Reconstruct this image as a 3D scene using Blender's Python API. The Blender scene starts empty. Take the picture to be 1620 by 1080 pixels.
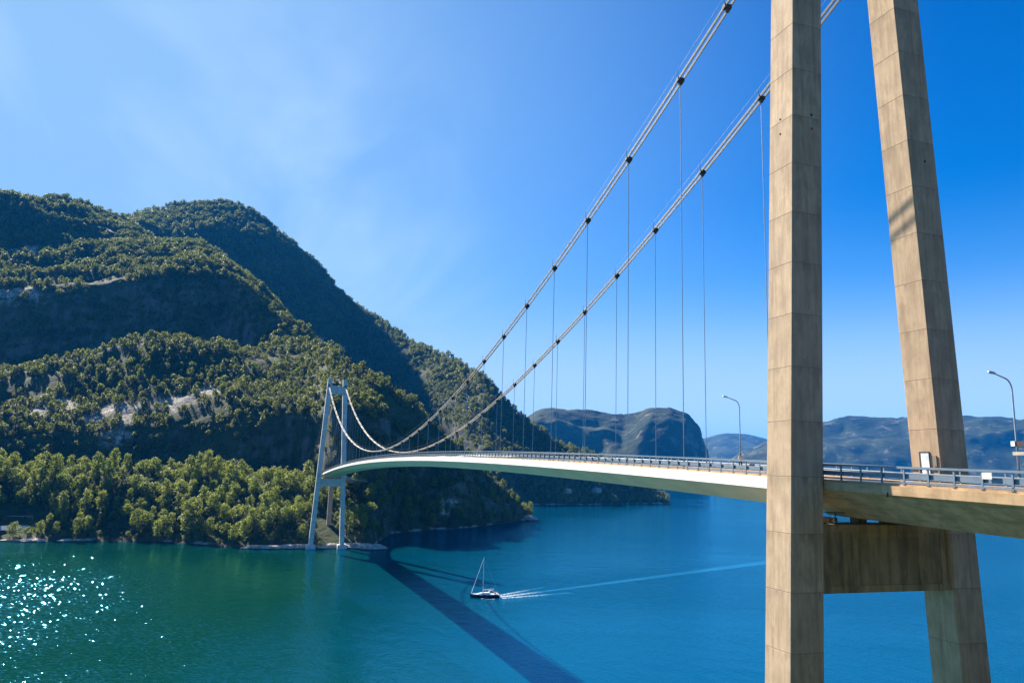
import bpy, bmesh, math, random
import numpy as np
from mathutils import Vector, Matrix
R = math.radians
random.seed(7); rng = np.random.default_rng(7)
SC = bpy.context.scene
COL = SC.collection

# ------------------------------------------------------------------ camera
# bridge frame: +X runs along the bridge from the near tower (x=0) to the far one (x=446),
# +Y is the side the photographer stands on, z=0 is the fjord.
CX, CY, CZ = -46.678, 45.795, 53.24
YAW, PIT, ROL, FPX = 0.324177, 0.170811, 0.030365, 1165.70
_F = np.array([math.cos(YAW)*math.cos(PIT), -math.sin(YAW)*math.cos(PIT), math.sin(PIT)])
_R = np.array([-math.sin(YAW), -math.cos(YAW), 0.0])
_U = np.cross(_R, _F)
R2 = _R*math.cos(ROL) + _U*math.sin(ROL)
U2 = -_R*math.sin(ROL) + _U*math.cos(ROL)
CAM = np.array([CX, CY, CZ])
cam_d = bpy.data.cameras.new('camera'); cam = bpy.data.objects.new('camera', cam_d); COL.objects.link(cam)
cam.matrix_world = Matrix(((R2[0], U2[0], -_F[0], CX), (R2[1], U2[1], -_F[1], CY), (R2[2], U2[2], -_F[2], CZ), (0, 0, 0, 1)))
cam_d.sensor_width = 36; cam_d.lens = FPX/1620*36; cam_d.clip_start = 0.2; cam_d.clip_end = 60000
SC.camera = cam

# ------------------------------------------------------------------ sun, sky, exposure
SUN = Vector((1.45, 0.565, 1.0)).normalized()
EL = math.asin(SUN.z); AZ = math.atan2(SUN.x, SUN.y)      # clockwise from +Y
sd = bpy.data.lights.new('sun', 'SUN'); so = bpy.data.objects.new('sun', sd); COL.objects.link(so)
sd.energy = 5.0; sd.angle = R(0.53); sd.color = (1.0, 0.93, 0.80)
so.rotation_euler = (-SUN).to_track_quat('-Z', 'Y').to_euler(); so.location = (200, 100, 400)
W = bpy.data.worlds.new('World'); SC.world = W; W.use_nodes = True
SC.view_settings.view_transform = 'Standard'; SC.view_settings.look = 'None'
SC.view_settings.gamma = 1.0; SC.view_settings.exposure = 1.7
SKY_STRENGTH = 0.05
VEIL = (2.15, 3.75, 5.7, 1)
def build_world():
    nt = W.node_tree; nt.nodes.clear(); N = nt.nodes.new; L = nt.links.new
    out = N('ShaderNodeOutputWorld'); bg = N('ShaderNodeBackground'); bg.inputs[1].default_value = SKY_STRENGTH
    sky = N('ShaderNodeTexSky'); sky.sky_type = 'NISHITA'; sky.sun_disc = False
    sky.sun_elevation = EL; sky.sun_rotation = AZ
    sky.altitude = 60; sky.air_density = 1.0; sky.dust_density = 0.0; sky.ozone_density = 3.0
    hs = N('ShaderNodeHueSaturation'); hs.inputs['Saturation'].default_value = 1.65; hs.inputs['Hue'].default_value = 0.515; hs.inputs['Value'].default_value = 0.95
    L(sky.outputs[0], hs.inputs['Color'])
    # thin cirrus streaks, laid on a plane high above
    tc = N('ShaderNodeTexCoord'); sep = N('ShaderNodeSeparateXYZ'); L(tc.outputs['Generated'], sep.inputs[0])
    mx = N('ShaderNodeMath'); mx.operation = 'MAXIMUM'; mx.inputs[1].default_value = 0.03; L(sep.outputs[2], mx.inputs[0])
    dx = N('ShaderNodeMath'); dx.operation = 'DIVIDE'; L(sep.outputs[0], dx.inputs[0]); L(mx.outputs[0], dx.inputs[1])
    dy = N('ShaderNodeMath'); dy.operation = 'DIVIDE'; L(sep.outputs[1], dy.inputs[0]); L(mx.outputs[0], dy.inputs[1])
    cb = N('ShaderNodeCombineXYZ'); L(dx.outputs[0], cb.inputs[0]); L(dy.outputs[0], cb.inputs[1])
    mp = N('ShaderNodeMapping'); mp.inputs['Rotation'].default_value = (0, 0, R(-52)); mp.inputs['Scale'].default_value = (0.5, 2.1, 1); mp.inputs['Location'].default_value = (3.1, 1.7, 0)
    L(cb.outputs[0], mp.inputs[0])
    n1 = N('ShaderNodeTexNoise'); n1.inputs['Scale'].default_value = 0.9; n1.inputs['Detail'].default_value = 7; n1.inputs['Roughness'].default_value = 0.5
    n1.inputs['Distortion'].default_value = 0.6; L(mp.outputs[0], n1.inputs[0])
    n2 = N('ShaderNodeTexNoise'); n2.inputs['Scale'].default_value = 0.35; n2.inputs['Detail'].default_value = 2; L(cb.outputs[0], n2.inputs[0])
    r1 = N('ShaderNodeMapRange'); r1.inputs[1].default_value = 0.45; r1.inputs[2].default_value = 0.8; L(n1.outputs[0], r1.inputs[0])
    # a milky veil of high cloud that thickens towards the sun and towards the horizon
    dt = N('ShaderNodeVectorMath'); dt.operation = 'DOT_PRODUCT'; L(tc.outputs['Generated'], dt.inputs[0]); dt.inputs[1].default_value = (0.905, 0.305, 0.297)
    ac = N('ShaderNodeMath'); ac.operation = 'ARCCOSINE'; L(dt.outputs['Value'], ac.inputs[0])
    def MR(x, a, b, c, d, t='SMOOTHSTEP'):
        r = N('ShaderNodeMapRange'); r.interpolation_type = t; L(x, r.inputs[0])
        for i, q in enumerate((a, b, c, d)): r.inputs[i+1].default_value = q
        return r.outputs[0]
    def MM(op, x, y):
        r = N('ShaderNodeMath'); r.operation = op
        for i, q in enumerate((x, y)):
            if isinstance(q, (int, float)): r.inputs[i].default_value = q
            else: L(q, r.inputs[i])
        return r.outputs[0]
    veil = MR(ac.outputs[0], .12, 1.15, .93, 0.0)
    hor = MR(sep.outputs[2], 0.0, .36, .95, 0.0)
    both = MM('SUBTRACT', 1.0, MM('MULTIPLY', MM('SUBTRACT', 1.0, veil), MM('SUBTRACT', 1.0, hor)))
    mv = N('ShaderNodeMix'); mv.data_type = 'RGBA'; L(both, mv.inputs[0]); L(hs.outputs[0], mv.inputs[6]); mv.inputs[7].default_value = VEIL
    mh = N('ShaderNodeMix'); mh.data_type = 'RGBA'; L(MR(sep.outputs[2], 0.0, .26, .92, 0.0), mh.inputs[0]); L(mv.outputs[2], mh.inputs[6]); mh.inputs[7].default_value = (4.7, 5.6, 6.1, 1)
    cl = MM('MULTIPLY', MM('MULTIPLY', r1.outputs[0], MR(n2.outputs[0], .35, .6, .5, 1.0)), MR(ac.outputs[0], .25, .70, .75, 0.0))
    mix = N('ShaderNodeMix'); mix.data_type = 'RGBA'; L(cl, mix.inputs[0]); L(mh.outputs[2], mix.inputs[6]); mix.inputs[7].default_value = (4.6, 6.0, 7.4, 1)
    L(mix.outputs[2], bg.inputs[0]); L(bg.outputs[0], out.inputs[0])
build_world()

# ------------------------------------------------------------------ helpers
def tag(o, label=None, cat=None, group=None, kind=None):
    if label: o['label'] = label
    if cat: o['category'] = cat
    if group: o['group'] = group
    if kind: o['kind'] = kind
    return o
def empty(name, loc=(0, 0, 0), rz=0.0):
    o = bpy.data.objects.new(name, None); COL.objects.link(o); o.location = loc; o.rotation_euler = (0, 0, rz)
    o.empty_display_size = 0.5
    return o
def ray_pt(u, v, D):
    """world point seen at photo pixel (u, v) at horizontal distance D"""
    d = _F + R2*((u-810)/FPX) - U2*((v-540)/FPX)
    d = d/math.hypot(d[0], d[1])
    return CAM + d*D
def ground_pt(u, v, z=0.0):
    d = _F + R2*((u-810)/FPX) - U2*((v-540)/FPX)
    return CAM + d*((z-CZ)/d[2])

class MB:
    def __init__(s): s.v = []; s.f = []; s.m = []; s.mi = 0
    def add(s, vs, fs):
        n = len(s.v); s.v += [tuple(p) for p in vs]
        for f in fs: s.f.append([n+i for i in f]); s.m.append(s.mi)
    def box(s, c, d, M=None):
        hx, hy, hz = d[0]/2, d[1]/2, d[2]/2
        P = [Vector((x*hx, y*hy, z*hz)) for x in (-1, 1) for y in (-1, 1) for z in (-1, 1)]
        if M is not None: P = [M @ p for p in P]
        P = [p+Vector(c) for p in P]
        s.add(P, [(0, 1, 3, 2), (4, 6, 7, 5), (0, 4, 5, 1), (2, 3, 7, 6), (0, 2, 6, 4), (1, 5, 7, 3)])
    def beam(s, a, b, w, h, up=(0, 0, 1)):
        a = Vector(a); b = Vector(b); d = (b-a).normalized(); side = d.cross(Vector(up))
        if side.length < 1e-4: side = d.cross(Vector((1, 0, 0)))
        side.normalize(); u = side.cross(d)
        P = [p+side*(sx*w/2)+u*(sz*h/2) for p in (a, b) for sx, sz in ((-1, -1), (1, -1), (1, 1), (-1, 1))]
        s.add(P, [(0, 1, 2, 3), (7, 6, 5, 4), (0, 4, 5, 1), (1, 5, 6, 2), (2, 6, 7, 3), (3, 7, 4, 0)])
    def tube(s, pts, r, n=8, cap=True):
        pts = [Vector(p) for p in pts]; rs = r if hasattr(r, '__len__') else [r]*len(pts)
        rings = []; k0 = None
        for i, p in enumerate(pts):
            d = (pts[min(i+1, len(pts)-1)]-pts[max(i-1, 0)]).normalized()
            if k0 is None: k0 = d.orthogonal().normalized()
            k0 = (k0-d*k0.dot(d)).normalized(); k1 = d.cross(k0)
            rings.append([p+(k0*math.cos(2*math.pi*j/n)+k1*math.sin(2*math.pi*j/n))*rs[i] for j in range(n)])
        fs = []
        for i in range(len(pts)-1):
            for j in range(n):
                fs.append((i*n+j, i*n+(j+1) % n, (i+1)*n+(j+1) % n, (i+1)*n+j))
        if cap: fs.append(tuple(reversed(range(n)))); fs.append(tuple((len(pts)-1)*n+j for j in range(n)))
        s.add([q for rg in rings for q in rg], fs)
    def loft(s, rings, cap=True):
        n = len(rings[0]); fs = []
        for i in range(len(rings)-1):
            for j in range(n): fs.append((i*n+j, i*n+(j+1) % n, (i+1)*n+(j+1) % n, (i+1)*n+j))
        if cap: fs.append(tuple(reversed(range(n)))); fs.append(tuple((len(rings)-1)*n+j for j in range(n)))
        s.add([q for rg in rings for q in rg], fs)
    def build(s, name, mats, parent=None, smooth=False, bevel=0.0, recalc=True):
        me = bpy.data.meshes.new(name); me.from_pydata(s.v, [], s.f)
        for m in (mats if isinstance(mats, (list, tuple)) else [mats]): me.materials.append(m)
        me.polygons.foreach_set('material_index', s.m)
        if recalc:
            bm = bmesh.new(); bm.from_mesh(me); bmesh.ops.recalc_face_normals(bm, faces=bm.faces); bm.to_mesh(me); bm.free()
        if smooth: me.polygons.foreach_set('use_smooth', [True]*len(me.polygons))
        o = bpy.data.objects.new(name, me); COL.objects.link(o)
        if parent is not None: o.parent = parent
        if bevel:
            b = o.modifiers.new('bevel', 'BEVEL'); b.width = bevel; b.segments = 2; b.limit_method = 'ANGLE'; b.angle_limit = R(40)
        return o
def local(o, root):
    """geometry written in world coordinates, root at its own place"""
    o.matrix_parent_inverse = Matrix.Translation(Vector(root.location)).inverted(); return o

# numpy value noise -------------------------------------------------
def _h(i, j, k):
    n = (i*374761393 + j*668265263 + k*2147483647) & 0xffffffff
    n = ((n ^ (n >> 13))*1274126177) & 0xffffffff
    return ((n ^ (n >> 16)) & 0xffff)/65535.0
def vnoise(x, y, z):
    xi, yi, zi = (np.floor(a).astype(np.int64) for a in (x, y, z)); xf, yf, zf = x-xi, y-yi, z-zi
    u, v, w = (a*a*(3-2*a) for a in (xf, yf, zf)); r = 0
    for a in (0, 1):
        for b in (0, 1):
            for c in (0, 1):
                r = r + _h(xi+a, yi+b, zi+c)*(u if a else 1-u)*(v if b else 1-v)*(w if c else 1-w)
    return r*2-1
def fbm(P, scale, octs=5, rough=0.5, off=0.0):
    r = 0; a = 1; t = 0; s = 1.0/scale
    for i in range(octs):
        r = r + a*vnoise(P[..., 0]*s+off+i*17.3, P[..., 1]*s-off+i*5.1, P[..., 2]*s+i*9.7); t += a; a *= rough; s *= 2.03
    return r/t

# node material helper ----------------------------------------------
class Mat:
    def __init__(s, name):
        s.m = bpy.data.materials.new(name); s.m.use_nodes = True; s.nt = s.m.node_tree; s.nt.nodes.clear()
        s.out = s.N('ShaderNodeOutputMaterial'); s.b = s.N('ShaderNodeBsdfPrincipled'); s.L(s.b.outputs[0], s.out.inputs[0])
        s._c = None
    def N(s, t): return s.nt.nodes.new(t)
    def L(s, a, b): s.nt.links.new(a, b)
    def coord(s, world=True, scale=(1, 1, 1), rot=(0, 0, 0)):
        if world: g = s.N('ShaderNodeNewGeometry').outputs['Position']
        else: g = s.N('ShaderNodeTexCoord').outputs['Object']
        mp = s.N('ShaderNodeMapping'); mp.inputs['Scale'].default_value = scale; mp.inputs['Rotation'].default_value = rot
        s.L(g, mp.inputs[0]); return mp.outputs[0]
    def noise(s, vec, scale, detail=4, rough=0.5, dist=0.0):
        n = s.N('ShaderNodeTexNoise'); n.inputs['Scale'].default_value = scale; n.inputs['Detail'].default_value = detail
        n.inputs['Roughness'].default_value = rough; n.inputs['Distortion'].default_value = dist; s.L(vec, n.inputs[0]); return n.outputs[0]
    def rng(s, x, a, b, c=0.0, d=1.0):
        r = s.N('ShaderNodeMapRange'); r.inputs[1].default_value = a; r.inputs[2].default_value = b
        r.inputs[3].default_value = c; r.inputs[4].default_value = d; s.L(x, r.inputs[0]); return r.outputs[0]
    def math(s, op, a, b=None):
        n = s.N('ShaderNodeMath'); n.operation = op
        for i, q in enumerate((a, b)):
            if q is None: continue
            if isinstance(q, (int, float)): n.inputs[i].default_value = q
            else: s.L(q, n.inputs[i])
        return n.outputs[0]
    def mix(s, f, a, b, mode='MIX'):
        n = s.N('ShaderNodeMix'); n.data_type = 'RGBA'; n.blend_type = mode
        if isinstance(f, (int, float)): n.inputs[0].default_value = f
        else: s.L(f, n.inputs[0])
        for i, q in ((6, a), (7, b)):
            if isinstance(q, tuple): n.inputs[i].default_value = (*q, 1) if len(q) == 3 else q
            else: s.L(q, n.inputs[i])
        return n.outputs[2]
    def bump(s, h, strength, dist=1.0, prev=None):
        b = s.N('ShaderNodeBump'); b.inputs['Strength'].default_value = strength; b.inputs['Distance'].default_value = dist
        s.L(h, b.inputs['Height'])
        if prev is not None: s.L(prev, b.inputs['Normal'])
        return b.outputs[0]
    def set(s, col=None, rough=None, metal=None, normal=None, spec=None):
        for k, q in (('Base Color', col), ('Roughness', rough), ('Metallic', metal), ('Normal', normal), ('Specular IOR Level', spec)):
            if q is None: continue
            if isinstance(q, tuple): s.b.inputs[k].default_value = (*q, 1)
            elif isinstance(q, (int, float)): s.b.inputs[k].default_value = q
            else: s.L(q, s.b.inputs[k])
        return s.m

def simple(name, col, rough=0.6, metal=0.0, var=0.12, sc=2.0):
    m = Mat(name); c = m.coord(); n = m.noise(c, sc, 4)
    d = tuple(x*(1-var*1.6) for x in col); l = tuple(min(1, x*(1+var)) for x in col)
    return m.set(m.mix(m.rng(n, .3, .7), d, l), rough, metal)
def concrete(name, base, stain, lift=0.0, off=0.0, moss=0.0, board=True, vert=True):
    m = Mat(name); c = m.coord()
    big = m.noise(c, 0.35, 5, .6)
    st = m.noise(m.coord(scale=(1.6, 1.6, 0.09) if vert else (0.3, 1.6, 1.6)), 1.2, 5, .62)
    fine = m.noise(c, 9, 4, .6)
    col = m.mix(m.rng(big, .35, .68), tuple(x*.86 for x in base), tuple(min(1, x*1.08) for x in base))
    col = m.mix(m.rng(st, .48, .68, 0, .8), col, stain)
    blot = m.noise(m.coord(scale=(1, 1, .45)), 1.1, 6, .68, .3); col = m.mix(m.rng(blot, .50, .62, 0, .5), col, tuple(x*.55 for x in base)); col = m.mix(m.rng(blot, .36, .47, .45, 0), col, tuple(min(1, x*1.25) for x in base))
    if lift:
        sp = m.N('ShaderNodeSeparateXYZ'); m.L(c, sp.inputs[0])
        fl = m.math('FLOOR', m.math('DIVIDE', m.math('SUBTRACT', sp.outputs[2], off), lift))
        wn = m.N('ShaderNodeTexWhiteNoise'); wn.noise_dimensions = '1D'; m.L(fl, wn.inputs['W'])
        col = m.mix(m.rng(wn.outputs[0], 0, 1, 0, .30), col, tuple(x*.62 for x in base))
        # weather line that each casting joint leaves below itself
        fr = m.math('FRACT', m.math('DIVIDE', m.math('SUBTRACT', sp.outputs[2], off), lift))
        dirt = m.math('MULTIPLY', m.rng(fr, .80, .995, 0, 1), m.rng(m.noise(m.coord(scale=(1.5, 1.5, .12)), 2.0, 4), .42, .68))
        col = m.mix(m.math('MULTIPLY', dirt, .8), col, tuple(x*.45 for x in base))
        seam = m.math('LESS_THAN', m.math('ABSOLUTE', m.math('SUBTRACT', fr, .5)), .4952)
        col = m.mix(m.math('SUBTRACT', 1.0, seam), col, tuple(x*.5 for x in base))
        wv = m.N('ShaderNodeTexWave'); wv.bands_direction = 'DIAGONAL'; wv.inputs['Scale'].default_value = 1.4; wv.inputs['Distortion'].default_value = 1.0
        m.L(m.coord(scale=(1, 1, 0.0)), wv.inputs[0]); col = m.mix(m.rng(wv.outputs[1], .0, .14, .22, 0), col, tuple(x*.5 for x in base))
    if moss:
        mo = m.noise(m.coord(scale=(1, 1, .35)), .55, 5, .65)
        col = m.mix(m.rng(mo, .42, .62, 0, moss), col, (.10, .065, .015))
        mo2 = m.noise(m.coord(scale=(1, 1, .2)), 1.1, 4, .6)
        col = m.mix(m.rng(mo2, .52, .66, 0, moss), col, (.03, .026, .02))
    col = m.mix(m.rng(fine, .35, .75, 0, .22), col, tuple(x*.6 for x in base))
    nb = m.bump(fine, .25, .02); nb = m.bump(st, .2, .04, nb)
    return m.set(col, .88, None, nb, .25)

# bridge profile ------------------------------------------------------
L_ = 446.0
LIFT, JTOP = 4.0896, 90.10
def deck_z(x): 
    if x < 0: return 53.05+.022*x
    if x > L_: return 46.47-.06*(x-L_)
    return 53.053+.032319*x-.00010555*x*x
def deck_y(x): return 0.0 if x < L_ else -(x-L_)**2/300.0     # the far approach bends away
def leg_y(z): return 11.123-.045444*z                          # outer face of a tower leg
LEG_W, LEG_T = 2.936, 2.883
ZT, ZLOW, CSEP = 103.0, 57.97, 5.278
def cable_z(x): return ZLOW+(ZT-ZLOW)*((x-L_/2)/(L_/2))**2

# ------------------------------------------------------------------ materials
M_conc = concrete('tower_concrete', (.49, .345, .225), (.28, .18, .11), LIFT, JTOP % LIFT)
M_conc_haze = concrete('haze_pale_concrete', (.60, .60, .57), (.42, .40, .36), LIFT, JTOP % LIFT)  # paler grey copy of the tower concrete; distance haze painted into the colour
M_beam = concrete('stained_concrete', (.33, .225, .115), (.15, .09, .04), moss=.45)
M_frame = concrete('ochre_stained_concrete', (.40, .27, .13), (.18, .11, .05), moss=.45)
M_appr = concrete('approach_concrete', (.50, .325, .18), (.26, .16, .08), vert=False)
def deck_paint():
    m = Mat('pale_steel_paint'); c = m.coord(); sp = m.N('ShaderNodeSeparateXYZ'); m.L(c, sp.inputs[0])
    fr = m.math('FRACT', m.math('DIVIDE', sp.outputs[0], 12.0)); seam = m.math('LESS_THAN', fr, .005)
    st = m.noise(m.coord(scale=(1.2, 1, .25)), .9, 5, .65); col = m.mix(m.rng(st, .5, .72, 0, .45), (.83, .80, .74), (.52, .46, .38))
    col = m.mix(m.math('MULTIPLY', seam, .7), col, (.25, .22, .2)); return m.set(col, .5)
M_deck = deck_paint()
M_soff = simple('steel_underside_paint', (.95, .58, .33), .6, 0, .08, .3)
M_galv = simple('galvanised_steel', (.13, .18, .24), .5, .2, .12, 3)
M_rail = simple('galvanised_rail', (.13, .17, .22), .5, .2, .1, 1.5)
M_cable = simple('cable_zinc', (.105, .10, .095), .6, .2, .2, 4)
M_rope = simple('hanger_rope', (.30, .36, .42), .5, .4, .1, 4)
M_dark = simple('dark_steel', (.025, .036, .045), .8, 0, .2, 3)
M_asph = simple('asphalt', (.05, .05, .052), .9, 0, .2, 1.2)
M_line = simple('road_paint', (.75, .74, .70), .7, 0, .06, 4)
M_white = simple('white_paint', (.80, .80, .78), .35, 0, .03, 3)
M_pole = simple('lamp_pole_steel', (.32, .37, .42), .4, .5, .08, 4)

# ------------------------------------------------------------------ water
def water_shader(m, base_col, nb, rough, foam=None, tint=(.22, .76, 1.0, 1)):
    """Fresnel mix of the base colour passed in and a mirror of the sky"""
    df = m.N('ShaderNodeBsdfDiffuse'); gl = m.N('ShaderNodeBsdfGlossy'); fr = m.N('ShaderNodeFresnel'); fr.inputs[0].default_value = 1.333
    m.L(base_col, df.inputs[0]); gl.inputs['Color'].default_value = tint; gl.inputs['Roughness'].default_value = rough
    for n in (df, gl, fr): m.L(nb, n.inputs['Normal'])
    ms = m.N('ShaderNodeMixShader'); m.L(fr.outputs[0], ms.inputs[0]); m.L(df.outputs[0], ms.inputs[1]); m.L(gl.outputs[0], ms.inputs[2]); res = ms.outputs[0]
    if foam is not None:
        fd = m.N('ShaderNodeBsdfDiffuse'); fd.inputs[0].default_value = (.78, .80, .82, 1); m2 = m.N('ShaderNodeMixShader')
        m.L(foam, m2.inputs[0]); m.L(res, m2.inputs[1]); m.L(fd.outputs[0], m2.inputs[2]); res = m2.outputs[0]
    m.L(res, m.out.inputs[0])
def build_water():
    n = 60; lim = 21000.0
    t = np.linspace(-1, 1, n); g = np.sign(t)*np.abs(t)**2.5*lim
    X, Y = np.meshgrid(g+300, g, indexing='ij')
    V = np.stack([X.ravel(), Y.ravel(), np.zeros(n*n)], 1)
    F = [(i*n+j, (i+1)*n+j, (i+1)*n+j+1, i*n+j+1) for i in range(n-1) for j in range(n-1)]
    me = bpy.data.meshes.new('fjord_water'); me.from_pydata(V.tolist(), [], F); me.update()
    o = bpy.data.objects.new('fjord_water', me); COL.objects.link(o); tag(o, kind='structure')
    m = Mat('water')
    a = m.noise(m.coord(scale=(1, 1, 1), rot=(0, 0, R(20))), .9, 4, .55, .3)
    b = m.noise(m.coord(scale=(.55, 1.0, 1), rot=(0, 0, R(-35))), .16, 4, .55, .6)
    c = m.noise(m.coord(), .012, 3, .5)
    patch = m.rng(m.noise(m.coord(scale=(1, .45, 1), rot=(0, 0, R(15))), .006, 4, .55, .8), .38, .62, .45, 1.0)
    h = m.math('ADD', m.math('MULTIPLY', a, .20), m.math('MULTIPLY', b, .40))
    nb = m.bump(m.math('MULTIPLY', h, patch), 1.0, 1.0)
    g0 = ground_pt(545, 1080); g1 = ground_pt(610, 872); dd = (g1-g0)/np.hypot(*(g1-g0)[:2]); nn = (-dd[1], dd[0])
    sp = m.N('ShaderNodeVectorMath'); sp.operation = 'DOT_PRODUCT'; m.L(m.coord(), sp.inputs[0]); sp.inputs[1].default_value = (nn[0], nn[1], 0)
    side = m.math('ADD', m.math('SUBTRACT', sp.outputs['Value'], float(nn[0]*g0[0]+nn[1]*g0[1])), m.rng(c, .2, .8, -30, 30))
    base_col = m.mix(m.rng(side, -45, 40), (.0, .054, .102), (.001, .036, .027))  # green on the left: the hill's reflection, painted into the base colour
    m.nt.nodes.remove(m.b); water_shader(m, base_col, nb, .05)
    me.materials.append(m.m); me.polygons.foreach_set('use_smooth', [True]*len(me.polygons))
    # wind ripples on the sunward part of the fjord, as real wavelets that catch the sun
    c0 = ray_pt(150, 900, 1.0)-CAM; e1 = np.array([c0[0], c0[1]])/np.hypot(c0[0], c0[1]); e2 = np.array([-e1[1], e1[0]])
    cell = .62; A = np.arange(150, 500, cell); B = np.arange(-95, 150, cell); AA, BB = np.meshgrid(A, B, indexing='ij')
    g = np.random.default_rng(5); AA = AA+g.uniform(-.3, .3, AA.shape)*cell; BB = BB+g.uniform(-.3, .3, AA.shape)*cell
    X = CX+e1[0]*AA+e2[0]*BB; Y = CY+e1[1]*AA+e2[1]*BB; P = np.stack([X, Y, X*0], -1)
    lane = np.clip(.85+fbm(P*np.array([1, 1, 1]), 45, 4, .5, 3.0)*1.1, .45, 1.25)
    edge = np.minimum(np.minimum((AA-150)/50, (500-AA)/60), np.minimum((BB+95)/90, (150-BB)/40)).clip(0, 1)
    sun_side = np.clip((BB+95)/125, .0, 1)
    hgt = (g.normal(0, .049, AA.shape)+vnoise(X/2.4, Y/2.4, X*0)*.06)*lane*sun_side*edge*np.interp(AA, [150, 260, 420], [1.30, 1.10, .72])
    Z = .16*np.clip(edge*8, 0, 1)-.06+hgt+.04*vnoise(X/9, Y/9, X*0)*edge
    ni, nj = Z.shape; I = np.arange(ni*nj).reshape(ni, nj)
    F = np.stack([I[:-1, :-1], I[1:, :-1], I[1:, 1:], I[:-1, 1:]], -1).reshape(-1, 4)
    T = np.concatenate([F[:, [0, 1, 2]], F[:, [0, 2, 3]]]); ok = (edge.ravel()[T] > .005).all(1); T = T[ok]
    me2 = bpy.data.meshes.new('water_ripples'); me2.from_pydata(np.stack([X, Y, Z], -1).reshape(-1, 3).tolist(), [], T.tolist()); me2.update()
    if me2.polygons[0].normal.z < 0: me2.flip_normals()
    o2 = bpy.data.objects.new('water_ripples', me2); COL.objects.link(o2); tag(o2, kind='structure')
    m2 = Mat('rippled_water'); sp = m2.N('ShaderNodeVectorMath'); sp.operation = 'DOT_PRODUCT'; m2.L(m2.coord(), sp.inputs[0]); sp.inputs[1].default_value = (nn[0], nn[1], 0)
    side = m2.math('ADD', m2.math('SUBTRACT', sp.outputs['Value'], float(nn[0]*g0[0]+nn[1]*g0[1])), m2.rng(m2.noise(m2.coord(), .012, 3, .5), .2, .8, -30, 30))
    base_col = m2.mix(m2.rng(side, -45, 40), (.0, .054, .102), (.001, .036, .027)); a2 = m2.noise(m2.coord(scale=(1, 1, 1), rot=(0, 0, R(20))), .9, 4, .55, .3); b2 = m2.noise(m2.coord(scale=(.55, 1.0, 1), rot=(0, 0, R(-35))), .16, 4, .55, .6)  # same painted hill reflection, carried on into the rippled part
    wd = m2.rng(side, -60, 60, .20, .03)
    nb = m2.bump(m2.math('MULTIPLY', m2.math('ADD', m2.math('MULTIPLY', a2, wd), m2.math('MULTIPLY', b2, .40)), .75), 1.0, 1.0)
    m2.nt.nodes.remove(m2.b); water_shader(m2, base_col, nb, .055, None, (.24, .76, 1.0, 1)); me2.materials.append(m2.m)
    return o
build_water()

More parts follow.
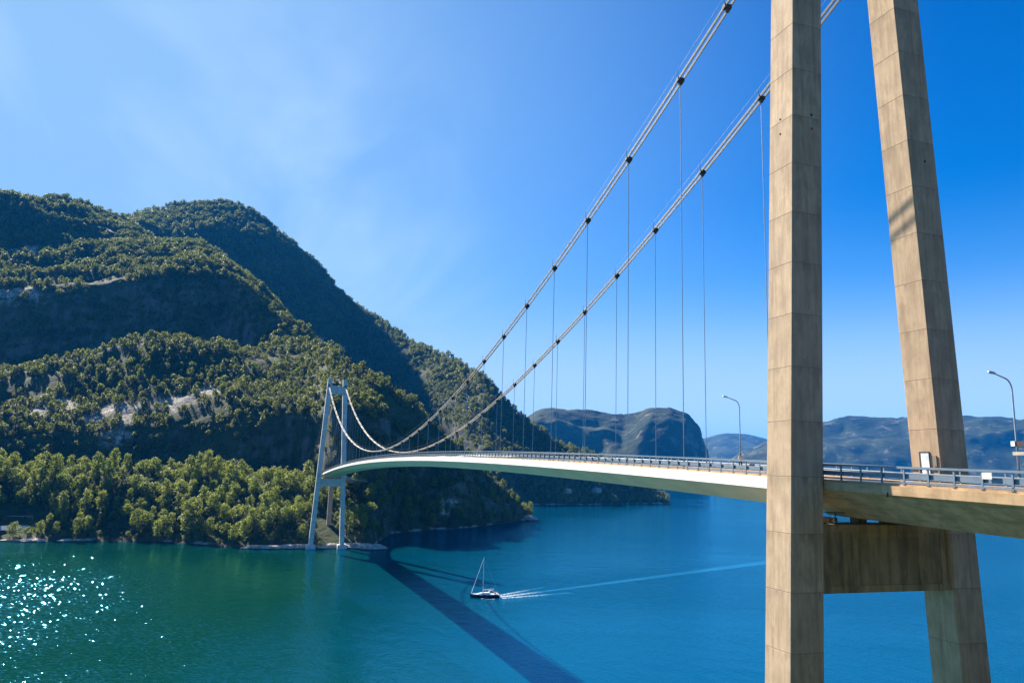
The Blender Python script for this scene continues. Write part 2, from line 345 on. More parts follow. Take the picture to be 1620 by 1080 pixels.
# ------------------------------------------------------------------ terrain
GRIDS = {}
ROCKS = {'near_hillside': [(20, 468, 45, 16), (30, 402, 40, 12), (100, 640, 34, 13), (140, 668, 36, 14), (200, 655, 50, 18), (262, 640, 46, 16), (290, 632, 28, 9), (180, 690, 30, 12), (60, 655, 26, 11), (700, 806, 30, 18), (330, 620, 30, 8)],
         'rear_mountain': [(200, 338, 30, 7), (250, 330, 30, 5), (180, 345, 20, 6)]}
def terrain(name, us, rows, nseg, mat, step=4.0, amp=6.0, nscale=60.0, octs=6, smooth_u=1.5, seed=0.0, rock_amp=0.0):
    """rows: list of per-key (D, z) pairs; built as a real surface, later roughened by 3-D noise"""
    us = np.array(us, float); U = np.arange(us[0], us[-1]+.01, step)
    rr = []
    for r in rows:
        D = np.interp(U, us, [q[0] for q in r]); Z = np.interp(U, us, [q[1] for q in r])
        k = np.exp(-.5*(np.arange(-6, 7)*step/(smooth_u*8+1e-6))**2); k /= k.sum()
        pad = lambda a: np.concatenate([np.full(6, a[0]), a, np.full(6, a[-1])])
        rr.append((np.convolve(pad(D), k, 'valid'), np.convolve(pad(Z), k, 'valid')))
    Ds = []; Zs = []
    for i in range(len(rr)-1):
        for s in range(nseg[i]):
            t = s/nseg[i]; Ds.append(rr[i][0]*(1-t)+rr[i+1][0]*t); Zs.append(rr[i][1]*(1-t)+rr[i+1][1]*t)
    Ds.append(rr[-1][0]); Zs.append(rr[-1][1]); Ds = np.array(Ds); Zs = np.array(Zs)
    for _ in range(2):      # soften the creases between bands
        Zs[2:-2] = (Zs[1:-3]+2*Zs[2:-2]+Zs[3:-1])/4; Ds[2:-2] = (Ds[1:-3]+2*Ds[2:-2]+Ds[3:-1])/4
    P = np.zeros(Ds.shape+(3,))
    for j, u in enumerate(U):
        d = _F + R2*((u-810)/FPX) - U2*((720-540)/FPX); d = d/math.hypot(d[0], d[1])
        P[:, j, 0] = CX+d[0]*Ds[:, j]; P[:, j, 1] = CY+d[1]*Ds[:, j]; P[:, j, 2] = Zs[:, j]
    fade = np.clip((P[..., 2]+1)/30.0, .12, 1.0)
    nz = fbm(P*np.array([1, 1, .6]), nscale, octs, .52, seed)
    rid = 1-np.abs(fbm(P*np.array([1, 1, .35]), nscale*1.7, 4, .5, seed+3))*2
    P[..., 2] += (nz*amp + (rid-.5)*amp*.7)*fade
    P[..., 0] += fbm(P, nscale*.7, 4, .5, seed+7)*amp*.9*fade; P[..., 1] += fbm(P, nscale*.7, 4, .5, seed+11)*amp*.9*fade
    q_ = P-CAM; dep = np.maximum(q_ @ _F, 1); pu = 810+FPX*(q_ @ R2)/dep; pv = 540-FPX*(q_ @ U2)/dep
    RK = np.zeros(P.shape[:2]); f1 = fbm(P*np.array([1, 1, 1.6]), 28, 5, .6, seed+31)
    for (a, b_, ra, rb) in ROCKS.get(name, ()):
        RK = np.maximum(RK, np.exp(-((pu-a)/ra)**2-((pv-b_)/rb)**2))
    RK = np.clip((RK+f1*.9-.45)*4, 0, 1)
    GRIDS[name] = (U, P, RK)
    ni, nj = P.shape[:2]; I = np.arange(ni*nj).reshape(ni, nj)
    F = np.stack([I[:-1, :-1], I[:-1, 1:], I[1:, 1:], I[1:, :-1]], -1).reshape(-1, 4)
    me = bpy.data.meshes.new(name); me.from_pydata(P.reshape(-1, 3).tolist(), [], F.tolist())
    me.polygons.foreach_set('use_smooth', [True]*len(me.polygons)); me.materials.append(mat); me.update()
    at_ = me.attributes.new('rock', 'FLOAT', 'POINT'); at_.data.foreach_set('value', RK.ravel().astype(np.float32))
    if me.polygons[0].normal.z < 0: me.flip_normals()
    o = bpy.data.objects.new(name, me); COL.objects.link(o); tag(o, kind='structure')
    return o
def zv(u, v, D): return float(ray_pt(u, v, D)[2])

def hill_material(name, green=(.030, .048, .016), olive=(.075, .085, .03), rock=(.15, .135, .115), rk=(.60, .70), sc=.02, shore=True, slope=(.35, .6)):
    m = Mat(name); c = m.coord()
    n1 = m.noise(c, sc, 6, .6); n2 = m.noise(c, sc*9, 5, .65)
    col = m.mix(m.rng(n1, .4, .62), green, olive)
    col = m.mix(m.rng(n2, .35, .65, 0, .6), col, tuple(x*.5 for x in green))
    g = m.N('ShaderNodeNewGeometry'); sp = m.N('ShaderNodeSeparateXYZ'); m.L(g.outputs['True Normal'], sp.inputs[0])
    n3 = m.noise(m.coord(scale=(1, 1, 1.6)), sc*2.2, 6, .62, .5)
    streak = m.noise(m.coord(scale=(1, 1, .15)), sc*6, 5, .6)
    steep = m.rng(sp.outputs[2], slope[0], slope[1], 1, 0)
    rocky = m.math('MAXIMUM', m.rng(n3, rk[0], rk[1]), m.math('MULTIPLY', steep, m.rng(m.math('ADD', m.math('MULTIPLY', n3, .5), m.math('MULTIPLY', streak, .5)), .44, .56)))
    at_ = m.N('ShaderNodeAttribute'); at_.attribute_name = 'rock'; rmask = m.math('MULTIPLY', at_.outputs['Fac'], m.rng(m.noise(c, sc*16, 5, .65), .40, .50))
    rc = m.mix(m.rng(streak, .35, .65), tuple(x*.45 for x in rock), rock)
    rc = m.mix(m.rng(m.noise(c, sc*30, 5, .7), .4, .6, 0, .6), rc, tuple(x*.4 for x in rock))
    col = m.mix(rocky, col, rc)
    col = m.mix(rmask, col, m.mix(m.rng(streak, .4, .6), (.22, .18, .14), (.50, .43, .35)))
    if shore:
        pz = m.N('ShaderNodeSeparateXYZ'); m.L(c, pz.inputs[0])
        hz = m.math('ADD', pz.outputs[2], m.math('MULTIPLY', m.noise(c, .12, 4, .6), -4.0))
        col = m.mix(m.rng(hz, -.9, .3, 1, 0), col, m.mix(m.rng(m.noise(c, .05, 3, .6), .52, .62), (.06, .05, .035), (.42, .33, .26)))
        col = m.mix(m.rng(pz.outputs[2], .25, .7, 1, 0), col, (.03, .028, .02))
    nb = m.bump(n2, .6, 3.0); nb = m.bump(m.noise(c, sc*40, 4, .6), .5, .8, nb)
    return m.set(col, .95, None, nb, .1)
M_hillA = hill_material('near_hill_cover', rk=(.615, .66))
M_hillB = hill_material('back_hill_cover', green=(.026, .045, .016), olive=(.075, .085, .035), rk=(.66, .72), sc=.014)
M_hillC = hill_material('far_hill_cover', green=(.010, .022, .014), olive=(.050, .062, .026), rock=(.20, .18, .16), rk=(.57, .68), sc=.006, shore=False)

def build_hills():
    # ---- near massif; per key: u, shore D, then (D, v) for each band
    K = [ # u     D0     r2(D,v)      r3(D,v)     r4(D,v)      r5(D,v)      r6(D,v)      r7(D,v)      r8(D,v)
        (-900, 640, (780, 690), (840, 650), (1000, 540), (1100, 440), (1400, 370), (1560, 320), (1680, 305)),
        (-250, 590, (680, 738), (740, 690), (900, 590), (980, 470), (1290, 385), (1420, 300), (1520, 280)),
        (0,    563, (655, 764), (725, 694), (880, 590), (960, 478), (1290, 395), (1420, 312), (1520, 299)),
        (60,   557, (650, 766), (720, 694), (875, 576), (955, 472), (1290, 388), (1430, 322), (1520, 311)),
        (130,  548, (645, 768), (712, 692), (870, 562), (950, 466), (1290, 383), (1430, 345), (1520, 339)),
        (165,  545, (640, 769), (705, 690), (865, 548), (945, 460), (1290, 380), (1430, 358), (1540, 350)),
        (225,  538, (636, 770), (700, 686), (860, 532), (940, 448), (1290, 381), (1440, 386), (1600, 440)),
        (290,  531, (630, 771), (690, 676), (855, 538), (930, 442), (1270, 389), (1420, 402), (1600, 480)),
        (335,  515, (622, 772), (672, 668), (850, 548), (930, 452), (1230, 414), (1380, 430), (1560, 520)),
        (400,  497, (605, 772), (650, 660), (845, 562), (925, 478), (1130, 470), (1300, 500), (1500, 580)),
        (440,  495, (600, 774), (640, 652), (840, 562), (915, 508), (1050, 507), (1220, 540), (1450, 620)),
        (490,  494, (598, 777), (632, 650), (830, 556), (890, 548), (980, 556), (1160, 600), (1400, 670)),
        (525,  496, (592, 778), (628, 652), (810, 562), (870, 566), (950, 600), (1100, 650), (1300, 700)),
        (560,  498, (588, 778), (628, 656), (795, 577), (850, 590), (930, 640), (1050, 690), (1200, 720)),
        (590,  492, (586, 776), (630, 665), (785, 591), (840, 610), (920, 660), (1020, 710), (1150, 745)),
        (604,  500, (590, 775), (640, 672), (782, 600), (836, 620), (910, 675), (1010, 725), (1100, 760)),
        (616,  598, (640, 770), (672, 685), (780, 608), (832, 630), (900, 685), (1000, 735), (1080, 765)),
        (645,  612, (648, 766), (680, 696), (775, 636), (826, 660), (890, 710), (980, 750), (1040, 775)),
        (700,  646, (672, 762), (700, 722), (770, 690), (815, 706), (880, 745), (940, 775), (1000, 790)),
        (743,  668, (700, 764), (722, 740), (772, 716), (812, 730), (860, 766), (910, 786), (960, 800)),
        (789,  722, (752, 790), (765, 782), (790, 776), (815, 782), (845, 796), (875, 806), (905, 812)),
        (828,  790, (802, 808), (806, 804), (814, 801), (826, 804), (838, 810), (850, 818), (862, 822)),
        (846,  822, (826, 824), (829, 824), (833, 824), (838, 824), (843, 824), (850, 824), (858, 824)),
    ]
    K2 = []
    for k in K:
        w = float(np.interp(k[0], [440, 490, 525], [1, .8, 0])); d = list(k)
        foot = (k[2][0]+10+80*w, k[2][1]-(6+12*w)); d4 = k[4][0]+130*w
        w4 = float(np.interp(k[0], [335, 420], [1, 0])); d5 = max(k[5][0]+195*w, d4+40); z4 = zv(k[0], k[4][1], d4); v5 = k[5][1]-18*w4; d5 = d5*(1-w4)+(d4+265)*w4
        dv = (d4+185)*w4+(d4*.5+d5*.5)*(1-w4); zval = (z4-22)*w4+(z4*.5+zv(k[0], k[5][1], d5)*.5)*(1-w4)
        K2.append((k[0], k[1], k[2], foot, (max(k[3][0]+70*w, foot[0]+14), k[3][1]), (d4, k[4][1]), (dv, None, zval), (d5, v5), (k[6][0]+330*w, k[6][1]), (k[7][0]+420*w, k[7][1]), (k[8][0]+480*w, k[8][1])))
    K = K2
    us = [k[0] for k in K]; rows = []
    rows.append([(k[1]-14, -6.0) for k in K])
    rows.append([(k[1], -.3) for k in K])
    rows.append([(k[1]+5, 1.6) for k in K])
    for i in range(9): rows.append([(k[2+i][0], k[2+i][2] if len(k[2+i]) > 2 else zv(k[0], k[2+i][1], k[2+i][0])) for k in K])
    rows.append([(k[10][0]+250, max(-6, zv(k[0], k[10][1], k[10][0])*.55-20)) for k in K])
    terrain('near_hillside', us, rows, [3, 2, 20, 12, 16, 34, 14, 18, 40, 26, 14, 6], M_hillA, 3.0, 15.0, 75.0, 6, 1.2, 2.0)
    # ---- big mountain behind it
    KB = [ # u  foot(D,z)   low(D,v)    E(D,v)       ridge(D,v)
        (20,   (1300, 60), (1420, 520), (1640, 400), (1850, 370)),
        (130,  (1250, 40), (1400, 500), (1620, 362), (1850, 347)),
        (165,  (1230, 40), (1390, 500), (1610, 354), (1850, 334)),
        (180,  (1220, 40), (1380, 500), (1600, 358), (1850, 327)),
        (225,  (1200, 40), (1370, 500), (1580, 368), (1850, 319)),
        (250,  (1190, 40), (1360, 500), (1580, 362), (1850, 316)),
        (290,  (1180, 40), (1350, 500), (1600, 356), (1850, 314)),
        (320,  (1170, 40), (1340, 500), (1610, 357), (1840, 314)),
        (350,  (1160, 40), (1340, 510), (1600, 367), (1800, 322)),
        (385,  (1150, 40), (1330, 520), (1600, 369), (1760, 345)),
        (430,  (1140, 40), (1320, 540), (1620, 396), (1690, 379)),
        (470,  (1130, 40), (1320, 560), (1600, 426), (1660, 412)),
        (540,  (1120, 40), (1310, 600), (1560, 488), (1610, 479)),
        (590,  (1110, 30), (1300, 620), (1530, 524), (1580, 514)),
        (640,  (1110, 20), (1290, 640), (1500, 552), (1550, 539)),
        (667,  (1110, 10), (1280, 650), (1470, 568), (1540, 551)),
        (700,  (1110, 5),  (1260, 664), (1430, 590), (1520, 564)),
        (723,  (1110, 0),  (1240, 680), (1400, 612), (1505, 574)),
        (750,  (1115, -2), (1210, 700), (1370, 640), (1490, 587)),
        (765,  (1120, -2), (1200, 705), (1350, 660), (1480, 594)),
        (800,  (1130, -2), (1190, 718), (1310, 696), (1450, 641)),
        (828,  (1142, -2), (1200, 736), (1290, 712), (1430, 664)),
        (850,  (1150, -2), (1205, 744), (1290, 722), (1420, 681)),
        (890,  (1165, -2), (1225, 772), (1300, 740), (1410, 703)),
        (927,  (1195, -2), (1250, 776), (1320, 748), (1400, 714)),
        (1000, (1290, -2), (1315, 786), (1350, 772), (1395, 750)),
        (1050, (1362, -2), (1368, 795), (1376, 791), (1384, 789)),
        (1066, (1375, -2), (1378, 799), (1382, 799), (1386, 799)),
    ]
    KB = [(k[0], (k[1][0]+350*w, k[1][1]), (k[2][0]+450*w, k[2][1]), (k[3][0]+550*w, k[3][1]), (k[4][0]+650*w, k[4][1])) for k in KB for w in [float(np.interp(k[0], [560, 760], [1, 0]))]]
    KB = [(k[0], (k[1][0]+float(np.interp(k[0], [600, 660, 750, 785], [0, 150, 110, 0])), k[1][1]))+k[2:] for k in KB]
    us = [k[0] for k in KB]
    rows = [[(k[1][0]-15, k[1][1]-4) for k in KB], [(k[1][0], k[1][1]) for k in KB]]
    rows += [[(k[i][0], zv(k[0], k[i][1], k[i][0])) for k in KB] for i in (2, 3, 4)]
    rows.append([(k[4][0]+500, max(-6, zv(k[0], k[4][1], k[4][0])*.5-40)) for k in KB])
    terrain('rear_mountain', us, rows, [2, 24, 48, 34, 10], M_hillB, 3.0, 10.0, 90.0, 6, .8, 21.0)
    # ---- blue hill across the fjord
    KC = [(760, 3050, (3300, 690), (3600, 680)), (820, 3040, (3300, 678), (3600, 668)), (850, 3030, (3300, 667), (3600, 652)), (880, 3020, (3290, 664), (3600, 645)),
          (910, 3010, (3290, 672), (3600, 643)), (940, 3000, (3290, 684), (3600, 650)), (965, 2900, (3300, 684), (3600, 652)), (985, 2850, (3250, 700), (3600, 652)),
          (1003, 2880, (3260, 688), (3600, 650)), (1025, 3000, (3300, 664), (3600, 645)), (1060, 3010, (3300, 660), (3600, 642)), (1085, 3020, (3310, 666), (3600, 652)),
          (1100, 3060, (3320, 682), (3560, 666)), (1112, 3150, (3330, 702), (3500, 688)), (1119, 3250, (3340, 735), (3450, 724)), (1122, 3300, (3345, 768), (3400, 768))]
    us = [k[0] for k in KC]
    rows = [[(k[1]-40, -6) for k in KC], [(k[1], -1) for k in KC], [(k[2][0], zv(k[0], k[2][1], k[2][0])) for k in KC], [(k[3][0], zv(k[0], k[3][1], k[3][0])) for k in KC],
            [(k[3][0]+600, -6) for k in KC]]
    terrain('middle_distance_hill', us, rows, [2, 40, 30, 8], M_hillC, 2.0, 34.0, 200.0, 6, .25, 41.0)
    # ---- far ranges
    us = [1060, 1118, 1150, 1190, 1215, 1260, 1330]; rv = [690, 687, 683, 686, 694, 700, 720]
    rows = [[(6900, -6)]*7, [(7000, -1)]*7, [(8300, zv(u, v+24, 8300)) for u, v in zip(us, rv)], [(9200, zv(u, v, 9200)) for u, v in zip(us, rv)], [(10500, -6)]*7]
    terrain('distant_range', us, rows, [1, 14, 14, 5], M_hillC, 4.0, 60.0, 700.0, 6, .4, 55.0)
    us = [1126, 1160, 1190, 1215, 1250, 1308, 1354, 1427, 1480, 1524, 1588, 1620, 1800, 2100, 2700, 3400]
    rv = [748, 724, 706, 694, 682, 671, 664, 667, 658, 652, 656, 662, 650, 660, 640, 660]
    rows = [[(4100, -6)]*16, [(4200, -1)]*16, [(4700, zv(u, v*.45+745*.55+(u-1300)*.012, 4700)) for u, v in zip(us, rv)], [(5200, zv(u, v+14, 5200)) for u, v in zip(us, rv)],
            [(5700, zv(u, v, 5700)) for u, v in zip(us, rv)], [(7000, -6)]*16]
    terrain('far_shore_range', us, rows, [1, 22, 16, 12, 5], M_hillC, 4.0, 80.0, 420.0, 6, .4, 71.0)
    # ---- the ground the photographer stands on and the near shore under the viaduct
    n = 60; xs = np.concatenate([np.linspace(-900, -60, 30), np.linspace(-55, 15, 36)]); ys = np.concatenate([np.linspace(-700, -60, 22), np.linspace(-55, 75, 44), np.linspace(85, 800, 24)])
    X, Y = np.meshgrid(xs, ys, indexing='ij')
    edge = -45.5+np.where(Y > 20, 0, np.clip((20-Y)*.25, 0, 9)*-1)+np.clip(Y-52, 0, 200)*-.3
    t = X-edge
    Z = np.where(t < 0, 51.6+np.clip(-t-12, 0, 400)*.12, 51.6-t*1.15)
    P = np.stack([X, Y, Z], -1); nz = fbm(P, 14, 5, .5, 5.0)*3.0*np.clip(np.hypot(X-CX, Y-CY)/14-.25, 0, 1)
    Z = np.where(t > 2, Z+nz, Z+np.minimum(nz, 0)*.6); Z = np.maximum(Z, -6)
    vs = np.stack([X, Y, Z], -1).reshape(-1, 3); ni, nj = X.shape; I = np.arange(ni*nj).reshape(ni, nj)
    F = np.stack([I[:-1, :-1], I[1:, :-1], I[1:, 1:], I[:-1, 1:]], -1).reshape(-1, 4)
    me = bpy.data.meshes.new('near_shore'); me.from_pydata(vs.tolist(), [], F.tolist()); me.materials.append(M_hillA)
    me.polygons.foreach_set('use_smooth', [True]*len(me.polygons))
    tag((lambda o: (COL.objects.link(o), o)[1])(bpy.data.objects.new('near_shore', me)), kind='structure')
build_hills()

# ------------------------------------------------------------------ bridge towers
def leg_mesh(side, base_z, top_z):
    """one inclined leg: cast lifts with a recessed joint between them"""
    mb = MB(); zs = [base_z]
    z = JTOP - LIFT*math.floor((JTOP-base_z-.5)/LIFT)
    while z < top_z-.5: zs += [z-.035, z-.012, z+.012, z+.035]; z += LIFT
    zs.append(top_z); rings = []
    k = 0
    for i, zz in enumerate(zs):
        ins = 0.0
        if 0 < i < len(zs)-1 and (i-1) % 4 in (1, 2): ins = .015
        yo = leg_y(zz); yi = yo-LEG_T; c = .10; hx = LEG_W/2-ins; yo -= ins; yi += ins
        P = [(-hx+c, yi), (hx-c, yi), (hx, yi+c), (hx, yo-c), (hx-c, yo), (-hx+c, yo), (-hx, yo-c), (-hx, yi+c)]
        rings.append([(x, side*y, zz) for x, y in P])
    mb.loft(rings); return mb
def make_tower(x0, dz, label, base_z, mc=None, mbm=None):
    mc = mc or M_conc; mbm = mbm or M_beam
    root = empty('bridge_tower', (x0, 0, 0)); tag(root, label, 'bridge tower')
    for s in (1, -1):
        leg_mesh(s, base_z, 107.5).build('leg', mc, root)
        f = MB(); yb = leg_y(0)-LEG_T/2
        f.loft([[(sx*3.0*q, s*yb+sy*3.0*q, z) for sx, sy in ((-1, -1), (1, -1), (1, 1), (-1, 1))] for z, q in ((-6, 1.15), (1.6, 1.0), (2.6, .93))])
        f.build('footing', mbm, root, bevel=.1)
    b = MB(); yo = leg_y(100)-LEG_T+.05
    b.box((0, 0, 100.4), (2.3, 2*yo, 5.4)); b.build('upper_crossbeam', mc, root, bevel=.08)
    # the stained beam under the deck, with its raised frames
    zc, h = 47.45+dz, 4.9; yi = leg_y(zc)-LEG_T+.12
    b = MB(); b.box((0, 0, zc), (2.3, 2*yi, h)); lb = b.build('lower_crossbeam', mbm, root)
    r = MB()
    for sx in (-1, 1):
        xx = sx*(1.15+.015)
        for yy, w in ((5.75, .5), (3.95, .35), (2.95, .5), (-3.45, .6), (-5.6, .5)): r.box((xx, yy, zc), (.07, w, h-.9))
        for zz in (zc+h/2-.30, zc-h/2+.22): r.box((xx+sx*.004, 0, zz), (.08, 2*yi-.05, .5))
        r.box((xx-sx*.003, -.25, zc+h/2-.75), (.06, 6.0, .35))
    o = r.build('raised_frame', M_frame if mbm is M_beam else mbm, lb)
    # bearings that carry the deck
    for yy in (-4.2, -1.4, 1.4, 4.2):
        q = MB(); q.box((0, yy, zc+h/2+.22), (.9, .8, .44)); q.build('bearing', M_beam, root, bevel=.03)
    # saddle housing
    for s in (1, -1):
        q = MB(); q.box((0, s*CSEP, ZT+.1), (4.1, 1.15, .8)); q.build('saddle', M_dark, root, bevel=.1)
    return root, lb
tower_a, beam_a = make_tower(0.0, 0.0, 'tall near concrete tower with two leaning legs in front of the photographer', -6.0)
tower_b, beam_b = make_tower(L_, -6.3, 'small distant concrete tower standing on rocks at the far shore', -6.0, M_conc_haze, M_conc_haze)

def near_tower_fittings():
    # door and hatch on the sunny inner face of the far leg, at deck level
    def face(z): return -(leg_y(z)-LEG_T)      # Y of the inner face of the -Y leg
    tilt = Matrix.Rotation(-math.atan(.045444), 3, 'X')
    d = MB(); d.box((.05, face(54.55)+.02, 54.50), (.98, .08, 2.25), tilt)
    fr = d.build('door_frame', M_dark, tower_a)
    d = MB(); d.box((-.05, face(54.5)+.07, 54.46), (.74, .05, 2.05), tilt); dd = d.build('door', simple('door_paint', (.62, .66, .70), .5), fr)
    h = MB(); h.box((-.33, face(54.4)+.12, 54.35), (.12, .06, .04)); h.build('handle', M_dark, dd) if False else None
    d = MB(); d.box((-.92, face(54.9)+.03, 54.85), (.36, .10, .85), tilt); d.build('hatch', simple('hatch_metal', (.16, .14, .11), .7), tower_a)
    # small drain holes in the legs
    def hole(x, y, z, nx, ny):
        q = MB()
        if ny: q.tube([(x, y, z), (x, y+ny*.05, z)], .085, 10)
        else: q.tube([(x, y, z), (x+nx*.05, y, z)], .11, 10)
        q.build('drain_hole', M_dark, tower_a)
    for z in (82.2, 80.9): hole(.1, leg_y(z)-.01, z, 0, 1)
    hole(-LEG_W/2-.01+.02, leg_y(82)-1.8, 82.2, -1, 0)
    q = MB(); q.tube([(-LEG_W/2+.01, leg_y(81)-1.85, 81.0), (-LEG_W/2-.04, leg_y(81)-1.85, 81.0)], .12, 10)
    q.build('marker_lamp', simple('red_lamp', (.5, .05, .02), .5), tower_a)
    hole(-LEG_W/2+.01, -(leg_y(80)-1.3), 80.2, -1, 0)
near_tower_fittings()

# ------------------------------------------------------------------ deck
HW = 6.0
def section(kind):
    e = .92 if kind == 'steel' else .60
    if kind == 'steel': return [(HW, 0), (HW, -e), (5.75, -1.0), (3.1, -2.35), (-3.1, -2.35), (-5.75, -1.0), (-HW, -e), (-HW, 0)]
    return [(HW, 0), (HW, -e), (5.55, -.80), (3.3, -2.62), (-3.3, -2.62), (-5.55, -.80), (-HW, -e), (-HW, 0)]
def frame(x):
    h = .5; dx = 2*h; dy = deck_y(x+h)-deck_y(x-h); a = math.atan2(dy, dx); return a
def deck_pt(x, y, z):
    a = frame(x); return (x-math.sin(a)*y, deck_y(x)+math.cos(a)*y, deck_z(x)+z)
def loft_deck(xs, kind):
    mb = MB(); rings = []
    for x, w in xs:
        rings.append([deck_pt(x, max(-w, min(w, y)), z) for y, z in section(kind)])
    mb.loft(rings); return mb
NOT = 5.80
def build_deck():
    root = empty('bridge_deck', (0, 0, 53)); tag(root, 'long slender bridge deck with a white steel edge spanning the fjord', 'bridge deck')
    xs = [(2.35, HW)]+[(x, HW) for x in np.arange(6, 441, 4.0)]+[(L_-2.35, HW)]
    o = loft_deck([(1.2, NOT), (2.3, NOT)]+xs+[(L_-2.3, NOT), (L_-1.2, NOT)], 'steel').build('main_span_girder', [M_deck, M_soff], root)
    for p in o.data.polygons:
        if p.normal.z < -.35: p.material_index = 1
    local(o, root)
    # expansion joint, then the concrete viaduct on either side
    o = loft_deck([(-95, HW), (-60, HW), (-40, HW), (-20, HW), (-2.35, HW), (-2.3, NOT), (1.15, NOT)], 'conc').build('approach_viaduct', M_appr, root); local(o, root)
    o = loft_deck([(L_-1.15, NOT), (L_+2.3, NOT), (L_+2.35, HW)]+[(x, HW) for x in np.arange(452, 560, 6.0)], 'conc').build('approach_viaduct', M_appr, root); local(o, root)
    X = np.arange(-95, 556, 4.0)
    def strip(y0, y1, z, name, mat, seg=None, hgt=None):
        mb = MB()
        if hgt is None:
            P = [[deck_pt(x, y0, z), deck_pt(x, y1, z)] for x in X]; vs = [q for r in P for q in r]
            mb.add(vs, [(2*i, 2*i+2, 2*i+3, 2*i+1) for i in range(len(X)-1)])
        else:
            mb.loft([[deck_pt(x, y0, z), deck_pt(x, y1, z), deck_pt(x, y1, z+hgt), deck_pt(x, y0, z+hgt)] for x in X])
        o = mb.build(name, mat, root); local(o, root); return o
    strip(-4.2, 4.2, .004, 'carriageway', M_asph)
    for s in (1, -1):
        strip(s*4.22, s*5.78, .001, 'walkway', M_appr, hgt=.14)
        strip(s*3.75, s*3.87, .009, 'edge_line', M_line)
    strip(-.06, .06, .009, 'centre_line', M_line)
    # drip edge and drain spouts on the camera side
    for k, x in enumerate((-7.5, -17.0, -26.5)):
        q = MB(); q.tube([deck_pt(x, HW-.02, -.45), deck_pt(x, HW+.02, -.75)], .06, 8); local(q.build('drain_spout', M_dark, root), root)
    # utility pipe and trusswork in the gap over the near crossbeam
build_deck()
def piers():
    r = empty('viaduct_pier', (480, deck_y(480), 0)); tag(r, 'single concrete column under the viaduct behind the distant tower', 'bridge pier')
    q = MB(); yy = deck_y(480); zt = deck_z(480)-2.6
    q.loft([[(480+sx*.9, yy+sy*1.5, z) for sx, sy in ((-1, -1), (1, -1), (1, 1), (-1, 1))] for z in (-2, 10, 20, 30, zt-1.2)])
    local(q.build('column', M_conc, r, bevel=.08), r)
    q = MB(); q.box((480, yy, zt-.6), (2.2, 6.0, 1.2)); local(q.build('pier_cap', M_conc, r, bevel=.08), r)
    r = empty('viaduct_pier', (-34, 0, 20)); tag(r, 'concrete column carrying the near viaduct over the slope', 'bridge pier')
    q = MB(); q.loft([[(-34+sx*.9, sy*2.5, z) for sx, sy in ((-1, -1), (1, -1), (1, 1), (-1, 1))] for z in (-3, 20, deck_z(-34)-2.62)])
    local(q.build('column', M_conc, r, bevel=.08), r)
piers()

def shelter():
    # inspection cage slung beside the near crossbeam, its mesh panel shows the water behind
    r = empty('inspection_cage', (-.2, 5.2, 49.9)); tag(r, 'small wire mesh cage between the stained crossbeam and the deck underside', 'inspection cage')
    q = MB(); y0, y1, z0, z1, x = 3.2, 6.0, 49.93, 50.75, -1.1
    for y in (y0, (y0+y1)/2, y1): q.beam((x, y, z0), (x, y, z1), .05, .05)
    for z in (z0+.03, z1): q.beam((x, y0, z), (x, y1, z), .05, .05)
    local(q.build('cage_frame', M_dark, r), r)
    q = MB()
    for k in range(13):
        y = y0+(y1-y0)*k/12
        q.tube([(x, y, z0), (x, min(y1, y+.8), z1)], .008, 4); q.tube([(x, y, z0), (x, max(y0, y-.8), z1)], .008, 4)
    local(q.build('wire_mesh', M_galv, r), r)
shelter()

# ------------------------------------------------------------------ railings
def build_rail(side, label):
    root = empty('guardrail', (0, side*5.72, 53)); tag(root, label, 'guardrail', 'guardrails along both edges of the deck')
    y = side*5.72; X = np.arange(-95, 556, 4.0); X = np.concatenate([np.arange(-95, 20, 1.85*2), np.arange(20, 556, 6.0)])
    def rail(z, w, h, name, mat, yo=0.0):
        mb = MB(); mb.loft([[deck_pt(x, y+side*yo+a*w/2, z+b*h/2) for a, b in ((-1, -1), (1, -1), (1, 1), (-1, 1))] for x in X])
        local(mb.build(name, mat, root), root)
    rail(1.22, .16, .14, 'top_rail', M_rail)
    # W-beam: three flats give it its profile
    mb = MB()
    prof = [(-.02, -.15), (.03, -.10), (.03, -.05), (-.02, 0), (.03, .05), (.03, .10), (-.02, .15), (-.05, .15), (-.05, -.15)]
    mb.loft([[deck_pt(x, y-side*(.12+a), .66+b) for a, b in prof] for x in X]); local(mb.build('crash_barrier', M_rail, root), root)
    rail(.30, .07, .09, 'lower_rail', M_galv)
    def post(x, mb):
        mb.beam(deck_pt(x, y, 0), deck_pt(x, y, 1.16), .07, .12, (1, 0, 0)); mb.box(deck_pt(x, y-side*.06, .66), (.14, .14, .20))
        mb.box(deck_pt(x, y, .155), (.24, .22, .03))
    xs = [-.0+1.85*k-3.108-1.85*10 for k in range(0, 310)]
    near = xs[:96]; far = [x for x in xs[96:] if x < 552]
    for x in near:
        mb = MB(); post(x, mb); local(mb.build('post', M_galv, root), root)
    mb = MB()
    for x in far: post(x, mb)
    o = local(mb.build('far_posts', M_galv, root), root); o['kind'] = 'stuff'
    return root
rail_near = build_rail(1, 'blue-grey steel guardrail along the deck edge nearest the photographer')
rail_far = build_rail(-1, 'blue-grey steel guardrail along the far edge of the deck with the lamps behind')
q = MB(); q.box(deck_pt(-14.6, 5.83, .93), (.62, .03, .38)); o = q.build('notice_plate', simple('blank_plate', (.70, .66, .60), .5))
tag(o, 'small blank pale plate fixed to the near guardrail right of the tower', 'plate')

